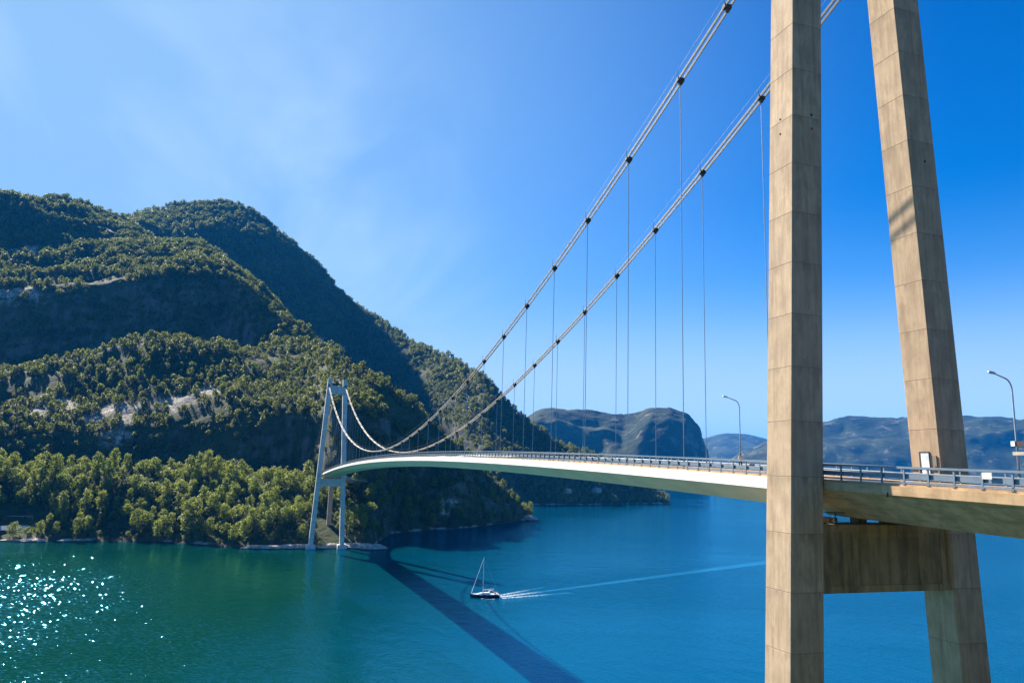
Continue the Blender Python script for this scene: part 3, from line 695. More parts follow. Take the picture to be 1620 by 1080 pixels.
# ------------------------------------------------------------------ cables and hangers
def build_cable(side, label):
    root = empty('main_cable', (0, side*CSEP, ZT)); tag(root, label, 'suspension cable', 'the two main suspension cables')
    y = side*CSEP; xs = np.concatenate([np.linspace(0, 60, 31), np.linspace(60, 446, 90)[1:]])
    for sy in (-1, 1):
        mb = MB()
        for dz in (-.125, 0, .125): mb.tube([(x, y+sy*.27, cable_z(x)+dz) for x in xs], .058, 8)
        local(mb.build('strand_bundle', M_cable, root, smooth=True), root)
        mb = MB()
        for dz in (-.125, 0, .125):
            mb.tube([(0, y+sy*.27, ZT+dz), (-48, y+sy*.27, 78+dz), (-92, y+sy*.27, 54+dz)], .058, 8)
            mb.tube([(L_, y+sy*.27, ZT+dz), (L_+58, y+sy*.27, 70+dz), (L_+128, y+sy*.27, 33+dz)], .058, 8)
        local(mb.build('backstay', M_cable, root, smooth=True), root)
    cl = [18.63+12*k for k in range(35) if 18.63+12*k < 440]+[9.9]
    for x in cl:
        q = MB(); z = cable_z(x); a = math.atan((cable_z(x+1)-cable_z(x-1))/2); Mx = Matrix.Rotation(-a, 3, 'Y')
        q.box((x, y, z), (.50, .80, .46), Mx); q.box((x, y, z-.38), (.22, .4, .36)); q.beam((x, y+.3, z+.2), (x, y+.3, z+1.15), .05, .05, (1, 0, 0))
        local(q.build('cable_clamp', M_dark, root, bevel=.03), root)
    mb = MB(); mb.tube([(x, y+.3, cable_z(x)+1.1) for x in xs], .012, 5); local(mb.build('hand_rope', M_cable, root), root)
build_cable(1, 'main suspension cable on the photographer\'s side, the one seen higher in the sky')
build_cable(-1, 'main suspension cable on the far side of the deck, passing behind the near leg')
def build_hangers():
    xs = [18.63+12*k for k in range(35) if 18.63+12*k < 440]
    ones = ['first', 'second', 'third', 'fourth', 'fifth', 'sixth', 'seventh', 'eighth', 'ninth', 'tenth', 'eleventh', 'twelfth', 'thirteenth', 'fourteenth', 'fifteenth', 'sixteenth', 'seventeenth', 'eighteenth', 'nineteenth']
    tens = ones + ['twentieth']+['twenty-'+a for a in ones[:9]]+['thirtieth']+['thirty-'+a for a in ones[:9]]
    for s in (1, -1):
        for x in xs:
            q = MB(); zt = cable_z(x)-.5; zb = deck_z(x)+.05
            if zt-zb < .6: zt = zb+.7
            q.tube([(0, 0, zb), (0, 0, zt)], .042, 8)
            q.tube([(0, 0, zb), (0, 0, min(zb+.9, zt))], .085, 8)
            o = q.build('hanger', M_rope); o.location = (x, s*CSEP, 0)
            tag(o, '%s thin steel hanger from the near tower on the %s cable' % (tens[int(round((x-18.63)/12))], 'photographer-side' if s > 0 else 'far-side'), 'hanger', 'hangers of the '+('photographer\'s-side' if s > 0 else 'far-side')+' cable')
build_hangers()

# ------------------------------------------------------------------ lamps, signs, person
def lamp(x, label):
    root = empty('street_lamp', deck_pt(x, -5.9, .1)); tag(root, label, 'street lamp', 'street lamps along the far edge of the deck'); root.scale = (1, .80, .95)
    q = MB(); q.tube([(0, 0, 0), (0, 0, .9)], .13, 12); q.tube([(0, 0, .9), (0, 0, 1.0)], [.13, .085], 12); q.build('base', M_pole, root, smooth=False)
    q = MB(); pts = [(0, 0, 1.0), (0, 0, 4.0), (0, 0, 7.3)]; rs = [.085, .072, .06]
    for k in range(1, 9):
        a = k/8*R(78); pts.append((-.02*k/8, .95*(1-math.cos(a)), 7.3+.95*math.sin(a))); rs.append(.056)
    pts.append((-.02, 2.2, 8.55)); rs.append(.045)
    q.tube(pts, rs, 10); q.build('pole', M_pole, root, smooth=True)
    q = MB(); prof = [(1.95, .07, .05), (2.1, .13, .075), (2.35, .165, .10), (2.6, .155, .09), (2.75, .09, .05)]
    q.loft([[(a*math.cos(t)-.02, yy, 8.56+(yy-2.2)*.12+b*math.sin(t)) for t in [2*math.pi*k/10 for k in range(10)]] for yy, a, b in prof])
    h = q.build('lamp_head', M_pole, root, smooth=True)
    q = MB(); q.loft([[(a*math.cos(t)-.02, yy, 8.50+(yy-2.2)*.12+b*math.sin(t)) for t in [2*math.pi*k/10 for k in range(10)]] for yy, a, b in [(2.15, .05, .02), (2.3, .12, .05), (2.55, .12, .05), (2.68, .05, .02)]])
    q.build('lamp_glass', simple('lamp_glass', (.75, .75, .72), .2), h)
    return root
la = lamp(24.8, 'street lamp standing left of the near tower leg')
lb = lamp(-7.7, 'street lamp at the right edge of the photo with signs on its pole')
def signs():
    b = deck_pt(-7.7, -5.9, .1)
    r = empty('road_sign', (b[0], b[1], b[2])); tag(r, 'small sign assembly clamped to the pole of the right-hand street lamp', 'road sign')
    q = MB(); q.box((-.42, .16, 3.10), (.95, .05, .34)); q.build('sign_plate', simple('sign_dark', (.05, .02, .02), .5), r)
    q = MB(); q.box((.12, .20, 3.12), (.30, .06, .36)); q.build('sign_panel', M_white, r)
    q = MB(); q.box((-.28, .16, 2.42), (1.0, .05, .24)); q.build('sub_plate', simple('beige_plate', (.42, .38, .30), .6), r)
    q = MB(); q.box((0, .06, 3.10), (.14, .18, .06)); q.box((0, .06, 2.42), (.14, .18, .06)); q.build('bracket', M_dark, r)
signs()

M_skin = simple('skin', (.55, .33, .22), .6, 0, .05, 8); M_shirt = simple('pale_shirt', (.75, .62, .50), .8, 0, .05, 6)
M_trous = simple('dark_trousers', (.03, .035, .05), .85, 0, .1, 6); M_hair = simple('dark_hair', (.03, .022, .012), .7, 0, .2, 20); M_shoe = simple('shoe', (.08, .07, .06), .6)
def skin_obj(name, pts, edges, radii, mat, parent, root=0, sub=1):
    me = bpy.data.meshes.new(name); me.from_pydata(pts, edges, []); me.materials.append(mat)
    o = bpy.data.objects.new(name, me); COL.objects.link(o)
    if parent is not None: o.parent = parent
    o.modifiers.new('skin', 'SKIN')
    for i, d in enumerate(me.skin_vertices[0].data): d.radius = (radii[i], radii[i]) if not isinstance(radii[i], tuple) else radii[i]; d.use_root = (i == root)
    s = o.modifiers.new('sub', 'SUBSURF'); s.levels = sub; s.render_levels = sub
    return o
def person():
    p = deck_pt(23.6, -5.0, .141); r = empty('person', p, R(170)); tag(r, 'person in a pale top and dark trousers walking on the bridge beside the lamp', 'person')
    # local: +x is forward
    P = [(0, 0, .96), (0, 0, 1.12), (0, 0, 1.32), (0, 0, 1.45), (.01, 0, 1.52), (.02, 0, 1.63), (.02, 0, 1.70),
         (0, .10, .90), (.13, .10, .50), (.12, .10, .09), (.24, .10, .05),
         (0, -.10, .90), (-.06, -.10, .50), (-.30, -.10, .12), (-.20, -.10, .04),
         (0, .19, 1.40), (-.07, .23, 1.13), (.06, .25, .90), (.10, .25, .83),
         (0, -.19, 1.40), (.09, -.23, 1.13), (.25, -.23, .95), (.31, -.23, .90)]
    E = [(0, 1), (1, 2), (2, 3), (3, 4), (4, 5), (5, 6), (0, 7), (7, 8), (8, 9), (9, 10), (0, 11), (11, 12), (12, 13), (13, 14), (3, 15), (15, 16), (16, 17), (17, 18), (3, 19), (19, 20), (20, 21), (21, 22)]
    rad = [(.12, .15), (.11, .14), (.13, .17), (.10, .13), .055, (.10, .085), (.075, .065), .09, .06, .042, .035, .09, .06, .042, .035, .06, .045, .034, .028, .06, .045, .034, .028]
    skin_obj('body', P, E, rad, M_skin, r)
    for s, i, ff in ((1, 17, 1), (-1, 21, 1)):       # fingers
        b = Vector(P[18 if s > 0 else 22]); q = MB()
        for k, (dy, ln) in enumerate(((-.028, .06), (-.010, .075), (.008, .07), (.026, .055))):
            q.tube([b+Vector((dy*.8, 0, -.01)), b+Vector((dy*.8+.012, 0, -.01-ln*.6)), b+Vector((dy*.8+.004, -.012*s, -.01-ln))], .008, 6)
        q.tube([b+Vector((.035, -.01*s, .02)), b+Vector((.055, -.02*s, -.02))], .009, 6)
        q.build('fingers', M_skin, r, smooth=True)
    skin_obj('shirt', [P[1], P[2], P[3], P[15], P[16], P[19], P[20], (0, 0, .99)], [(7, 0), (0, 1), (1, 2), (2, 3), (3, 4), (2, 5), (5, 6)], [(.135, .165), (.15, .19), (.105, .14), .075, .06, .075, .06, (.14, .17)], M_shirt, r)
    skin_obj('trousers', [P[0], P[7], P[8], (.12, .10, .12), P[11], P[12], (-.29, -.10, .15)], [(0, 1), (1, 2), (2, 3), (0, 4), (4, 5), (5, 6)], [(.135, .165), .105, .075, .06, .105, .075, .06], M_trous, r)
    q = MB(); q.beam((.06, .10, .045), (.30, .10, .045), .09, .08); q.beam((-.36, -.10, .10), (-.16, -.10, .04), .09, .08); q.build('shoes', M_shoe, r, bevel=.02)
    bm = bmesh.new(); bmesh.ops.create_icosphere(bm, subdivisions=3, radius=1)
    for v in list(bm.verts):
        if v.co.x > .35 and v.co.z < .45: v.co *= .8
        v.co = Vector((v.co.x*.108, v.co.y*.092, v.co.z*.118))+Vector((.008, 0, 1.675))
    me = bpy.data.meshes.new('hair'); bm.to_mesh(me); bm.free(); me.materials.append(M_hair); o = bpy.data.objects.new('hair', me); COL.objects.link(o); o.parent = r
    q = MB()
    for s in (-1, 1): q.box((.118, s*.032, 1.645), (.012, .022, .012))
    q.build('eyes', M_hair, r)
person()

# ------------------------------------------------------------------ sailing boat and its wake
def boat():
    bow = ground_pt(744.5, 944, 0); st = ground_pt(789.5, 944, 0)
    d = bow-st; Ln = float(np.hypot(d[0], d[1])); c = (bow+st)/2
    r = empty('sailing_boat', (float(c[0]), float(c[1]), 0), math.atan2(d[1], d[0])); tag(r, 'dark blue sailing boat under bare mast motoring across the fjord', 'sailing boat')
    hl = Ln/2; q = MB(); rings = []
    for t in np.linspace(-1, 1, 15):
        w = 1.85*(1-max(0, (t+.1)/1.1)**2.2)*(1-.12*max(0, -t-.3)) if t < .999 else .03
        dk = 1.15+.22*max(0, t)**2; k = -.45*(1-abs(t)**3)
        x = t*hl+(0.0 if t < .9 else .25)
        rings.append([(x, -w, dk), (x, -w*.95, .55), (x-.15*max(0, t), -w*.62, -.05), (x-.4*max(0, t), 0, k), (x-.15*max(0, t), w*.62, -.05), (x, w*.95, .55), (x, w, dk)])
    q.loft(rings); q.build('hull', simple('navy_gelcoat', (.010, .022, .06), .2, 0, .05), r, smooth=False)
    q = MB(); q.loft([[(x, -w, z), (x, w, z), (x, w, z+.06), (x, -w, z+.06)] for x, w, z in [(t*hl*.985, max(.06, (1.85*(1-max(0, (t+.1)/1.1)**2.2)-.05)), 1.15+.22*max(0, t)**2) for t in np.linspace(-1, .98, 12)]])
    q.build('foredeck', M_white, r)
    q = MB(); q.loft([[(x, -w, 1.2), (x, w, 1.2), (x, w*.82, 1.2+h), (x, -w*.82, 1.2+h)] for x, w, h in [(-2.0, 1.25, .75), (0, 1.3, .72), (1.8, 1.15, .55), (3.3, .7, .22)]])
    cb = q.build('cabin', M_white, r, bevel=.05)
    for s in (-1, 1):
        q = MB(); q.beam((-1.6, s*1.17, 1.62), (1.5, s*1.10, 1.55), .05, .20); q.build('window', M_dark, cb)
    q = MB(); q.tube([(-2.0, -1.1, 1.6), (-2.1, -1.05, 2.5), (-2.15, 0, 2.7), (-2.1, 1.05, 2.5), (-2.0, 1.1, 1.6)], .05, 6)
    q.loft([[(x, y, z) for y, z in ((-1.05, z0-.2), (0, z0), (1.05, z0-.2), (1.0, z0-.28), (0, z0-.08), (-1.0, z0-.28))] for x, z0 in ((-3.4, 2.62), (-2.2, 2.75), (-1.5, 2.5))])
    q.build('sprayhood', simple('canvas', (.55, .52, .50), .8), r)
    q = MB(); q.box((-4.6, 0, 1.75), (1.2, 2.3, .08)); q.box((-4.2, .3, 1.75), (.5, .45, .9)); q.build('cockpit_gear', simple('teak_orange', (.45, .25, .18), .7), r)
    H = 16.3; mx = .9
    q = MB(); q.tube([(mx, 0, 1.3), (mx, 0, H)], [.15, .09], 10)
    for z, w in ((6.0, .95), (10.0, .8), (13.2, .6)): q.tube([(mx, -w, z), (mx, 0, z+.05), (mx, w, z)], .05, 6)
    q.build('mast', simple('mast_alloy', (.62, .66, .70), .35, .3), r)
    q = MB(); q.tube([(hl*.97, 0, 1.4), (mx, 0, H-.5)], [.14, .08], 8); q.build('furled_sail', simple('sailcloth', (.75, .78, .82), .8), r)
    q = MB(); q.tube([(mx-.1, 0, 3.0), (-3.8, 0, 3.15)], .22, 8); q.build('boom', simple('sail_cover', (.70, .66, .64), .8), r)
    q = MB(); q.tube([(-hl*.97, 0, 1.3), (mx, 0, H)], .02, 5)
    for s in (-1, 1): q.tube([(mx-.3, s*1.6, 1.3), (mx, s*.95, 6.0), (mx, s*.8, 10), (mx, s*.6, 13.2), (mx, 0, H-.4)], .02, 5)
    q.build('rigging', M_rope, r)
    q = MB()
    for s in (-1, 1):
        ps = [(t*hl*.95, s*max(.15, 1.8*(1-max(0, (t+.1)/1.1)**2.2)), 1.85) for t in np.linspace(-1, 1, 9)]
        q.tube(ps, .025, 5)
        for p in ps: q.tube([(p[0], p[1], 1.2), p], .02, 5)
    q.build('lifeline', M_galv, r)
    # wake: churned water behind the stern, a long thin sheet just above the surface
    s0 = st; e0 = ground_pt(1330, 876, 0); n = 60; mb = MB(); P = []
    dd = (e0-s0); ln = np.hypot(dd[0], dd[1]); dd = dd/ln; nn = np.array([-dd[1], dd[0], 0])
    for i in range(n+1):
        t = i/n; c0 = s0+dd*ln*t+nn*(math.sin(t*3.0)*4.0*t); w = 1.1+5.5*t
        P.append([tuple(c0-nn*w+np.array([0, 0, .02])), tuple(c0+np.array([0, 0, .05])), tuple(c0+nn*w+np.array([0, 0, .02]))])
    mb.add([q for r_ in P for q in r_], [(3*i+a, 3*i+3+a, 3*i+4+a, 3*i+1+a) for i in range(n) for a in (0, 1)])
    m = Mat('wake_water'); c = m.coord(); nz = m.noise(m.coord(scale=(1, 1, 1)), .9, 5, .7)
    dist = m.N('ShaderNodeVectorMath'); dist.operation = 'DISTANCE'; g = m.N('ShaderNodeNewGeometry'); m.L(g.outputs['Position'], dist.inputs[0]); dist.inputs[1].default_value = tuple(float(x) for x in s0)
    foam = m.math('MULTIPLY', m.rng(nz, .40, .55), m.rng(dist.outputs['Value'], 3, 26, .65, .0))
    nb = m.bump(m.noise(c, .35, 3, .5), .35, .5); rg_ = m.N('ShaderNodeRGB'); rg_.outputs[0].default_value = (.003, .072, .13, 1)
    m.nt.nodes.remove(m.b); water_shader(m, rg_.outputs[0], nb, .12, foam)
    # the bow wave: long low ridges spreading from the hull
    for sg, ang, ln2 in ((1, .17, 45), (-1, .17, 45)):
        rr = []
        for i in range(31):
            t = i/30; d2 = dd*math.cos(sg*ang)+nn*math.sin(sg*ang); cc = s0+dd*(-9)+nn*sg*1.2+d2*ln2*t; w = .5+1.6*t; hh = .10*(1-t)**.6*min(1, t*12)+.02
            n2 = np.array([-d2[1], d2[0], 0]); rr.append([tuple(cc-n2*w+np.array([0, 0, -.03])), tuple(cc+np.array([0, 0, hh])), tuple(cc+n2*w+np.array([0, 0, -.03]))])
        mb.add([q for r_ in rr for q in r_], [(3*i+a, 3*i+3+a, 3*i+4+a, 3*i+1+a) for i in range(30) for a in (0, 1)])
    o = mb.build('wake', m.m, recalc=False); tag(o, kind='structure')
    for p in o.data.polygons: p.use_smooth = True
    o.data.update()
    if o.data.polygons[0].normal.z < 0: o.data.flip_normals()
boat()

# ------------------------------------------------------------------ trees
def leaf_material(name, a, b, c, trans=.35):
    m = Mat(name); oi = m.N('ShaderNodeObjectInfo'); co = m.coord()
    n = m.noise(co, .02, 3, .5); n2 = m.noise(co, .35, 2, .5)
    col = m.mix(m.rng(n, .38, .62), a, b)
    col = m.mix(m.rng(oi.outputs['Random'], .35, 1.0, 0, .85), col, c)
    col = m.mix(m.rng(n2, .35, .7, 0, .35), col, tuple(x*.5 for x in a))
    m.set(col, .6, None, None, .25)
    tr = m.N('ShaderNodeBsdfTranslucent'); m.L(m.mix(.5, col, (.30, .34, .04)), tr.inputs[0])
    ms = m.N('ShaderNodeMixShader'); ms.inputs[0].default_value = trans; m.L(m.b.outputs[0], ms.inputs[1]); m.L(tr.outputs[0], ms.inputs[2]); m.L(ms.outputs[0], m.out.inputs[0])
    return m.m
M_leaf = leaf_material('leaves_broadleaf', (.16, .225, .030), (.23, .25, .05), (.045, .08, .020), .5)
M_leafh = leaf_material('leaves_hillside', (.080, .115, .026), (.18, .19, .045), (.032, .05, .018), .42)
M_needle = leaf_material('needles', (.022, .040, .016), (.030, .050, .020), (.016, .030, .014), .12)
M_bark = simple('bark', (.09, .07, .05), .9, 0, .2, 3)
def tree_mesh(name, h, w, quads, size, leaf, seed, conifer=False):
    rg = random.Random(seed); mb = MB(); mb.mi = 1
    top = h*.97; lean = (rg.uniform(-.3, .3), rg.uniform(-.3, .3))
    mb.tube([(0, 0, -1.2), (lean[0]*.4, lean[1]*.4, h*.3), (lean[0], lean[1], h*.75)], [h*.028, h*.02, h*.006], 6)
    clumps = []
    if conifer:
        for k in range(16):
            t = k/15; z = h*(.12+.86*t); rad = w*(1-t)**.85+.08
            for j in range(max(2, int(6*(1-t))+1)):
                a = rg.uniform(0, 6.28); clumps.append((math.cos(a)*rad*.6, math.sin(a)*rad*.6, z-rad*.15, rad*.45+.15, .35))
    else:
        nb = 15
        for k in range(nb):
            t = (k+.5)/nb; z = h*(.22+.70*t); env = math.sin(math.pi*min(1, (t*.80+.20)))**.6
            a = k*2.4+rg.uniform(-.5, .5); rr = w*env*rg.uniform(.35, .8); cr = w*rg.uniform(.32, .50)
            clumps.append((math.cos(a)*rr, math.sin(a)*rr, z, cr, .8))
            if k < 7: mb.tube([(lean[0]*.5, lean[1]*.5, z*.7), (math.cos(a)*rr*.8, math.sin(a)*rr*.8, z)], [h*.010, h*.004], 4, cap=False)
    mb.mi = 0; per = max(3, quads//len(clumps))
    for cx, cy, cz, cr, fl in clumps:
        for i in range(per):
            while True:
                v = Vector((rg.uniform(-1, 1), rg.uniform(-1, 1), rg.uniform(-1, 1)))
                if .25 < v.length < 1: break
            v = v.normalized()*(rg.uniform(.55, 1.05)); p = Vector((cx+v.x*cr, cy+v.y*cr, cz+v.z*cr*fl))
            n = (v+Vector((rg.uniform(-.7, .7), rg.uniform(-.7, .7), rg.uniform(-.2, .9)))).normalized()
            t1 = n.orthogonal().normalized(); t2 = n.cross(t1); a = rg.uniform(0, 6.28); s = size*rg.uniform(.6, 1.25)
            u_ = (t1*math.cos(a)+t2*math.sin(a))*s*.5; w_ = (-t1*math.sin(a)+t2*math.cos(a))*s*.5*rg.uniform(.6, 1)
            mb.add([p-u_-w_*.6, p+u_-w_, p+u_*.7+w_, p-u_*.8+w_*.9], [(0, 1, 2, 3)])
    me = bpy.data.meshes.new(name); me.from_pydata(mb.v, [], mb.f); me.materials.append(leaf); me.materials.append(M_bark)
    me.polygons.foreach_set('material_index', mb.m); me.update()
    return me
T_broad = [tree_mesh('broadleaf_tree', 9.5, 4.0, 900, .58, M_leaf, 11), tree_mesh('broadleaf_tree', 13.0, 3.6, 900, .60, M_leaf, 12), tree_mesh('broadleaf_tree', 7.5, 4.2, 800, .55, M_leaf, 13)]
T_con = [tree_mesh('conifer_tree', 13, 2.3, 420, .7, M_needle, 21, True), tree_mesh('conifer_tree', 10.5, 2.0, 380, .6, M_needle, 22, True)]
T_hill = [tree_mesh('hill_tree', 7.0, 3.4, 200, 1.0, M_leafh, 31), tree_mesh('hill_tree', 8.5, 3.2, 200, 1.0, M_leafh, 32)]

def place(me, name, p, s, label, cat, group=None):
    o = bpy.data.objects.new(name, me); COL.objects.link(o); o.location = p; o.rotation_euler = (0, 0, random.uniform(0, 6.28)); o.scale = (s*random.uniform(.9, 1.1), s*random.uniform(.9, 1.1), s)
    return tag(o, label, cat, group)
def grid_pts(key, n, ulo, uhi, rowlo, rowhi, seed):
    """area-weighted random points on a terrain grid"""
    U, P, RK = GRIDS[key]; g = np.random.default_rng(seed); j0, j1 = np.searchsorted(U, (ulo, uhi)); Q = P[rowlo:rowhi, j0:j1]
    a = Q[1:, :-1]-Q[:-1, :-1]; b = Q[:-1, 1:]-Q[:-1, :-1]; nr = np.cross(a, b); ar = np.abs(nr[..., 2])+.0*1
    area = np.linalg.norm(nr, axis=-1); wgt = (.35*area+.65*ar).ravel(); wgt = wgt/wgt.sum()
    idx = g.choice(len(wgt), n, p=wgt); i, j = np.unravel_index(idx, ar.shape); s, t = g.random(n), g.random(n)
    pt = Q[i, j]*((1-s)*(1-t))[:, None]+Q[i+1, j]*(s*(1-t))[:, None]+Q[i, j+1]*((1-s)*t)[:, None]+Q[i+1, j+1]*(s*t)[:, None]
    nz = np.abs(nr[..., 2])/np.maximum(area, 1e-6)
    nz[RK[rowlo:rowhi, j0:j1][:-1, :-1] > .55] = -1
    return pt, nz[i, j], i+rowlo
def thin(pts, dmin):
    cell = {}; keep = []
    for k, p in enumerate(pts):
        c = (int(p[0]//dmin), int(p[1]//dmin)); ok = True
        for dx in (-1, 0, 1):
            for dy in (-1, 0, 1):
                for q in cell.get((c[0]+dx, c[1]+dy), ()):
                    if (q[0]-p[0])**2+(q[1]-p[1])**2 < dmin*dmin: ok = False; break
                if not ok: break
            if not ok: break
        if ok: cell.setdefault(c, []).append(p); keep.append(k)
    return np.array(keep, int)
def scatter(name, pts, proto, smin, smax, seed, grow=False):
    g = np.random.default_rng(seed); gr = 1+np.clip((np.hypot(pts[:, 0]-CX, pts[:, 1]-CY)-800)/1100, 0, 1.2)*.8 if grow else 1.0; me = bpy.data.meshes.new(name); me.from_pydata(pts.tolist(), [], [])
    a = me.attributes.new('rz', 'FLOAT', 'POINT'); a.data.foreach_set('value', (g.random(len(pts))*6.28).astype(np.float32))
    a = me.attributes.new('sc', 'FLOAT', 'POINT'); a.data.foreach_set('value', ((smin+(smax-smin)*g.random(len(pts))**1.3)*gr).astype(np.float32))
    o = bpy.data.objects.new(name, me); COL.objects.link(o); tag(o, kind='stuff')
    ng = bpy.data.node_groups.new(name, 'GeometryNodeTree'); ng.interface.new_socket('Geometry', in_out='INPUT', socket_type='NodeSocketGeometry'); ng.interface.new_socket('Geometry', in_out='OUTPUT', socket_type='NodeSocketGeometry')
    N = ng.nodes.new; Lk = ng.links.new; i = N('NodeGroupInput'); u = N('NodeGroupOutput'); ip = N('GeometryNodeInstanceOnPoints')
    ob = N('GeometryNodeObjectInfo'); ob.inputs['Object'].default_value = proto; ob.inputs['As Instance'].default_value = True
    ar = N('GeometryNodeInputNamedAttribute'); ar.data_type = 'FLOAT'; ar.inputs[0].default_value = 'rz'
    asx = N('GeometryNodeInputNamedAttribute'); asx.data_type = 'FLOAT'; asx.inputs[0].default_value = 'sc'
    cx = N('ShaderNodeCombineXYZ'); Lk(ar.outputs[0], cx.inputs[2]); Lk(cx.outputs[0], ip.inputs['Rotation']); Lk(asx.outputs[0], ip.inputs['Scale'])
    Lk(i.outputs[0], ip.inputs['Points']); Lk(ob.outputs['Geometry'], ip.inputs['Instance']); Lk(ip.outputs[0], u.inputs[0])
    md = o.modifiers.new('scatter', 'NODES'); md.node_group = ng
    return o

def build_forest():
    # rows of the near massif: 0-3 under water, 3-5 beach, 5-27 lower belt, 27-43 ...
    pt, nz, row = grid_pts('near_hillside', 7000, -220, 846, 5, 30, 3)
    gap = vnoise(pt[:, 0]/26, pt[:, 1]/26, pt[:, 2]*0)
    ok = (pt[:, 2] > .9) & (gap > -.55)
    # keep the rocky headland by the tower mostly open
    open_ = (pt[:, 0] < L_+62) & (pt[:, 1] < 14) & (pt[:, 1] > -38)
    ok &= ~(open_ & (rng.random(len(pt)) > .12)); ok &= ~((pt[:, 1] < 8) & (pt[:, 1] > -40) & (pt[:, 0] < L_+16))
    for cu, cr in ((-12, 20), (12, 22), (40, 18)):
        cp = ground_pt(cu, 849, 0); ok &= np.hypot(pt[:, 0]-cp[0], pt[:, 1]-cp[1]) > cr
    road = (np.abs(pt[:, 1]+0) < 9) & (pt[:, 0] < 500); ok &= ~road
    pt = pt[ok]; k = thin(pt, 6.5); pt = pt[k]
    D = np.hypot(pt[:, 0]-CX, pt[:, 1]-CY)
    o_ = np.argsort(D); pt = pt[o_]; n = len(pt); fr = (pt-CAM) @ _F; uu = 810+FPX*((pt-CAM) @ R2)/fr
    vis = (uu > -20) & (uu < 846); kind = rng.random(n); con = (kind < .10)
    first = {}
    bi = [i for i in range(n) if vis[i] and not con[i]][:296]; ci = [i for i in range(n) if vis[i] and con[i]][:70]
    for q, i in enumerate(bi):
        m = q % 3; first.setdefault(('b', m), None)
        o = place(T_broad[m], 'broadleaf_tree', pt[i]-np.array([0, 0, .3]), random.uniform(.75, 1.6), '', 'tree')
        zone = ['beside the boathouse at the left edge', 'on the shadowed bank right of the boathouse', 'left of the flat pale rock ledge', 'behind the flat pale rock ledge', 'just left of the distant tower', 'on the dark shore right of the distant tower'][int(np.searchsorted([70, 200, 310, 410, 505], uu[i]))]
        o['label'] = 'round green broadleaf shore tree '+zone; o['group'] = 'broadleaf trees '+zone
        first[('b', m)] = first[('b', m)] or o
    for q, i in enumerate(ci):
        m = q % 2
        o = place(T_con[m], 'conifer_tree', pt[i]-np.array([0, 0, .3]), random.uniform(.75, 1.1), '', 'tree')
        zone = ['near the boathouse at the left edge', 'among the trees right of the boathouse', 'among the trees behind the flat pale rock', 'left of the distant tower', 'on the dark shore right of the distant tower'][int(np.searchsorted([90, 240, 390, 505], uu[i]))]
        o['label'] = 'dark pointed conifer '+zone; o['group'] = 'conifers '+zone
        if ('c', m) not in first: first[('c', m)] = o
    used = set(bi) | set(ci); rest = np.array([i for i in range(n) if i not in used]); sel = rng.random(len(rest))
    rb = rest[sel > .12]; rc = rest[sel <= .12]
    for m in range(3): scatter('shore_forest', pt[rb[m::3]], first[('b', m)], .7, 1.5, 40+m)
    scatter('shore_conifers', pt[rc], first[('c', 0)], .6, 1.1, 44)
    # hillside cover: the prototypes stand on the slope as single trees
    hp = []
    for m, (x, y) in enumerate(((470, 40), (500, 60))):
        U, P, RK_ = GRIDS['near_hillside']; d = (P[..., 0]-(560+m*12))**2+(P[..., 1]-(120+m*20))**2; ii = np.unravel_index(np.argmin(d), d.shape); p = P[ii]
        hp.append(place(T_hill[m], 'hillside_tree', p, 1.0, 'dark green scrubby tree at the foot of the wooded slope, left of the shoreline houses' if m == 0 else 'dark green scrubby tree slightly further up the wooded slope at left', 'tree'))
    def cover(key, n, ulo, uhi, r0, r1, dmin, seed, smin, smax, gapn=-.35, zmin=3.0, conf=.24, nzmin=.22):
        pt, nz, row = grid_pts(key, n, ulo, uhi, r0, r1, seed)
        g1 = fbm(pt, 55, 4, .6, 9.0+seed); ok = (g1 > gapn) & (pt[:, 2] > zmin) & ((nz > nzmin) | ((nz >= 0) & (rng.random(len(pt)) < .22)))
        pt = pt[ok]; pt = pt[thin(pt, dmin)]; sel = rng.random(len(pt)); pt[:, 2] -= .5
        a = pt[sel > conf]; b = pt[sel <= conf]
        scatter('hillside_forest', a[0::2], hp[0], smin, smax, seed, True); scatter('hillside_forest', a[1::2], hp[1], smin, smax, seed+1, True)
        if len(b): scatter('hillside_conifers', b, first[('c', 1)], smin*.6, smax*.8, seed+2)
        return len(pt)
    pu_, nz_, _ = grid_pts('near_hillside', 9000, -220, 846, 5, 32, 90); cp = ground_pt(12, 849, 0); okk = (pu_[:, 2] > .8) & (np.hypot(pu_[:, 0]-cp[0], pu_[:, 1]-cp[1]) > 24) & ~((pu_[:, 1] < 8) & (pu_[:, 1] > -40) & (pu_[:, 0] < L_+22)) & ~((np.abs(pu_[:, 1]) < 8) & (pu_[:, 0] < 495)); pu_ = pu_[okk]; pu_ = pu_[thin(pu_, 3.6)]; pu_[:, 2] -= .9
    scatter('undergrowth', pu_, hp[0], .28, .6, 91)
    c1 = cover('near_hillside', 75000, -260, 846, 29, 198, 4.4, 60, .35, 1.35, -.20)
    c2 = cover('rear_mountain', 70000, 100, 1066, 2, 112, 6.0, 70, .4, 1.35, -.25)
    # rear shore belt
    pt, nz, row = grid_pts('rear_mountain', 2500, 845, 1066, 2, 40, 80); pt = pt[pt[:, 2] > 1]; pt = pt[thin(pt, 7)]
    scatter('shore_forest', pt, first[('b', 0)], .7, 1.2, 81)
    print('TREES', n, c1, c2, len(pt))
build_forest()

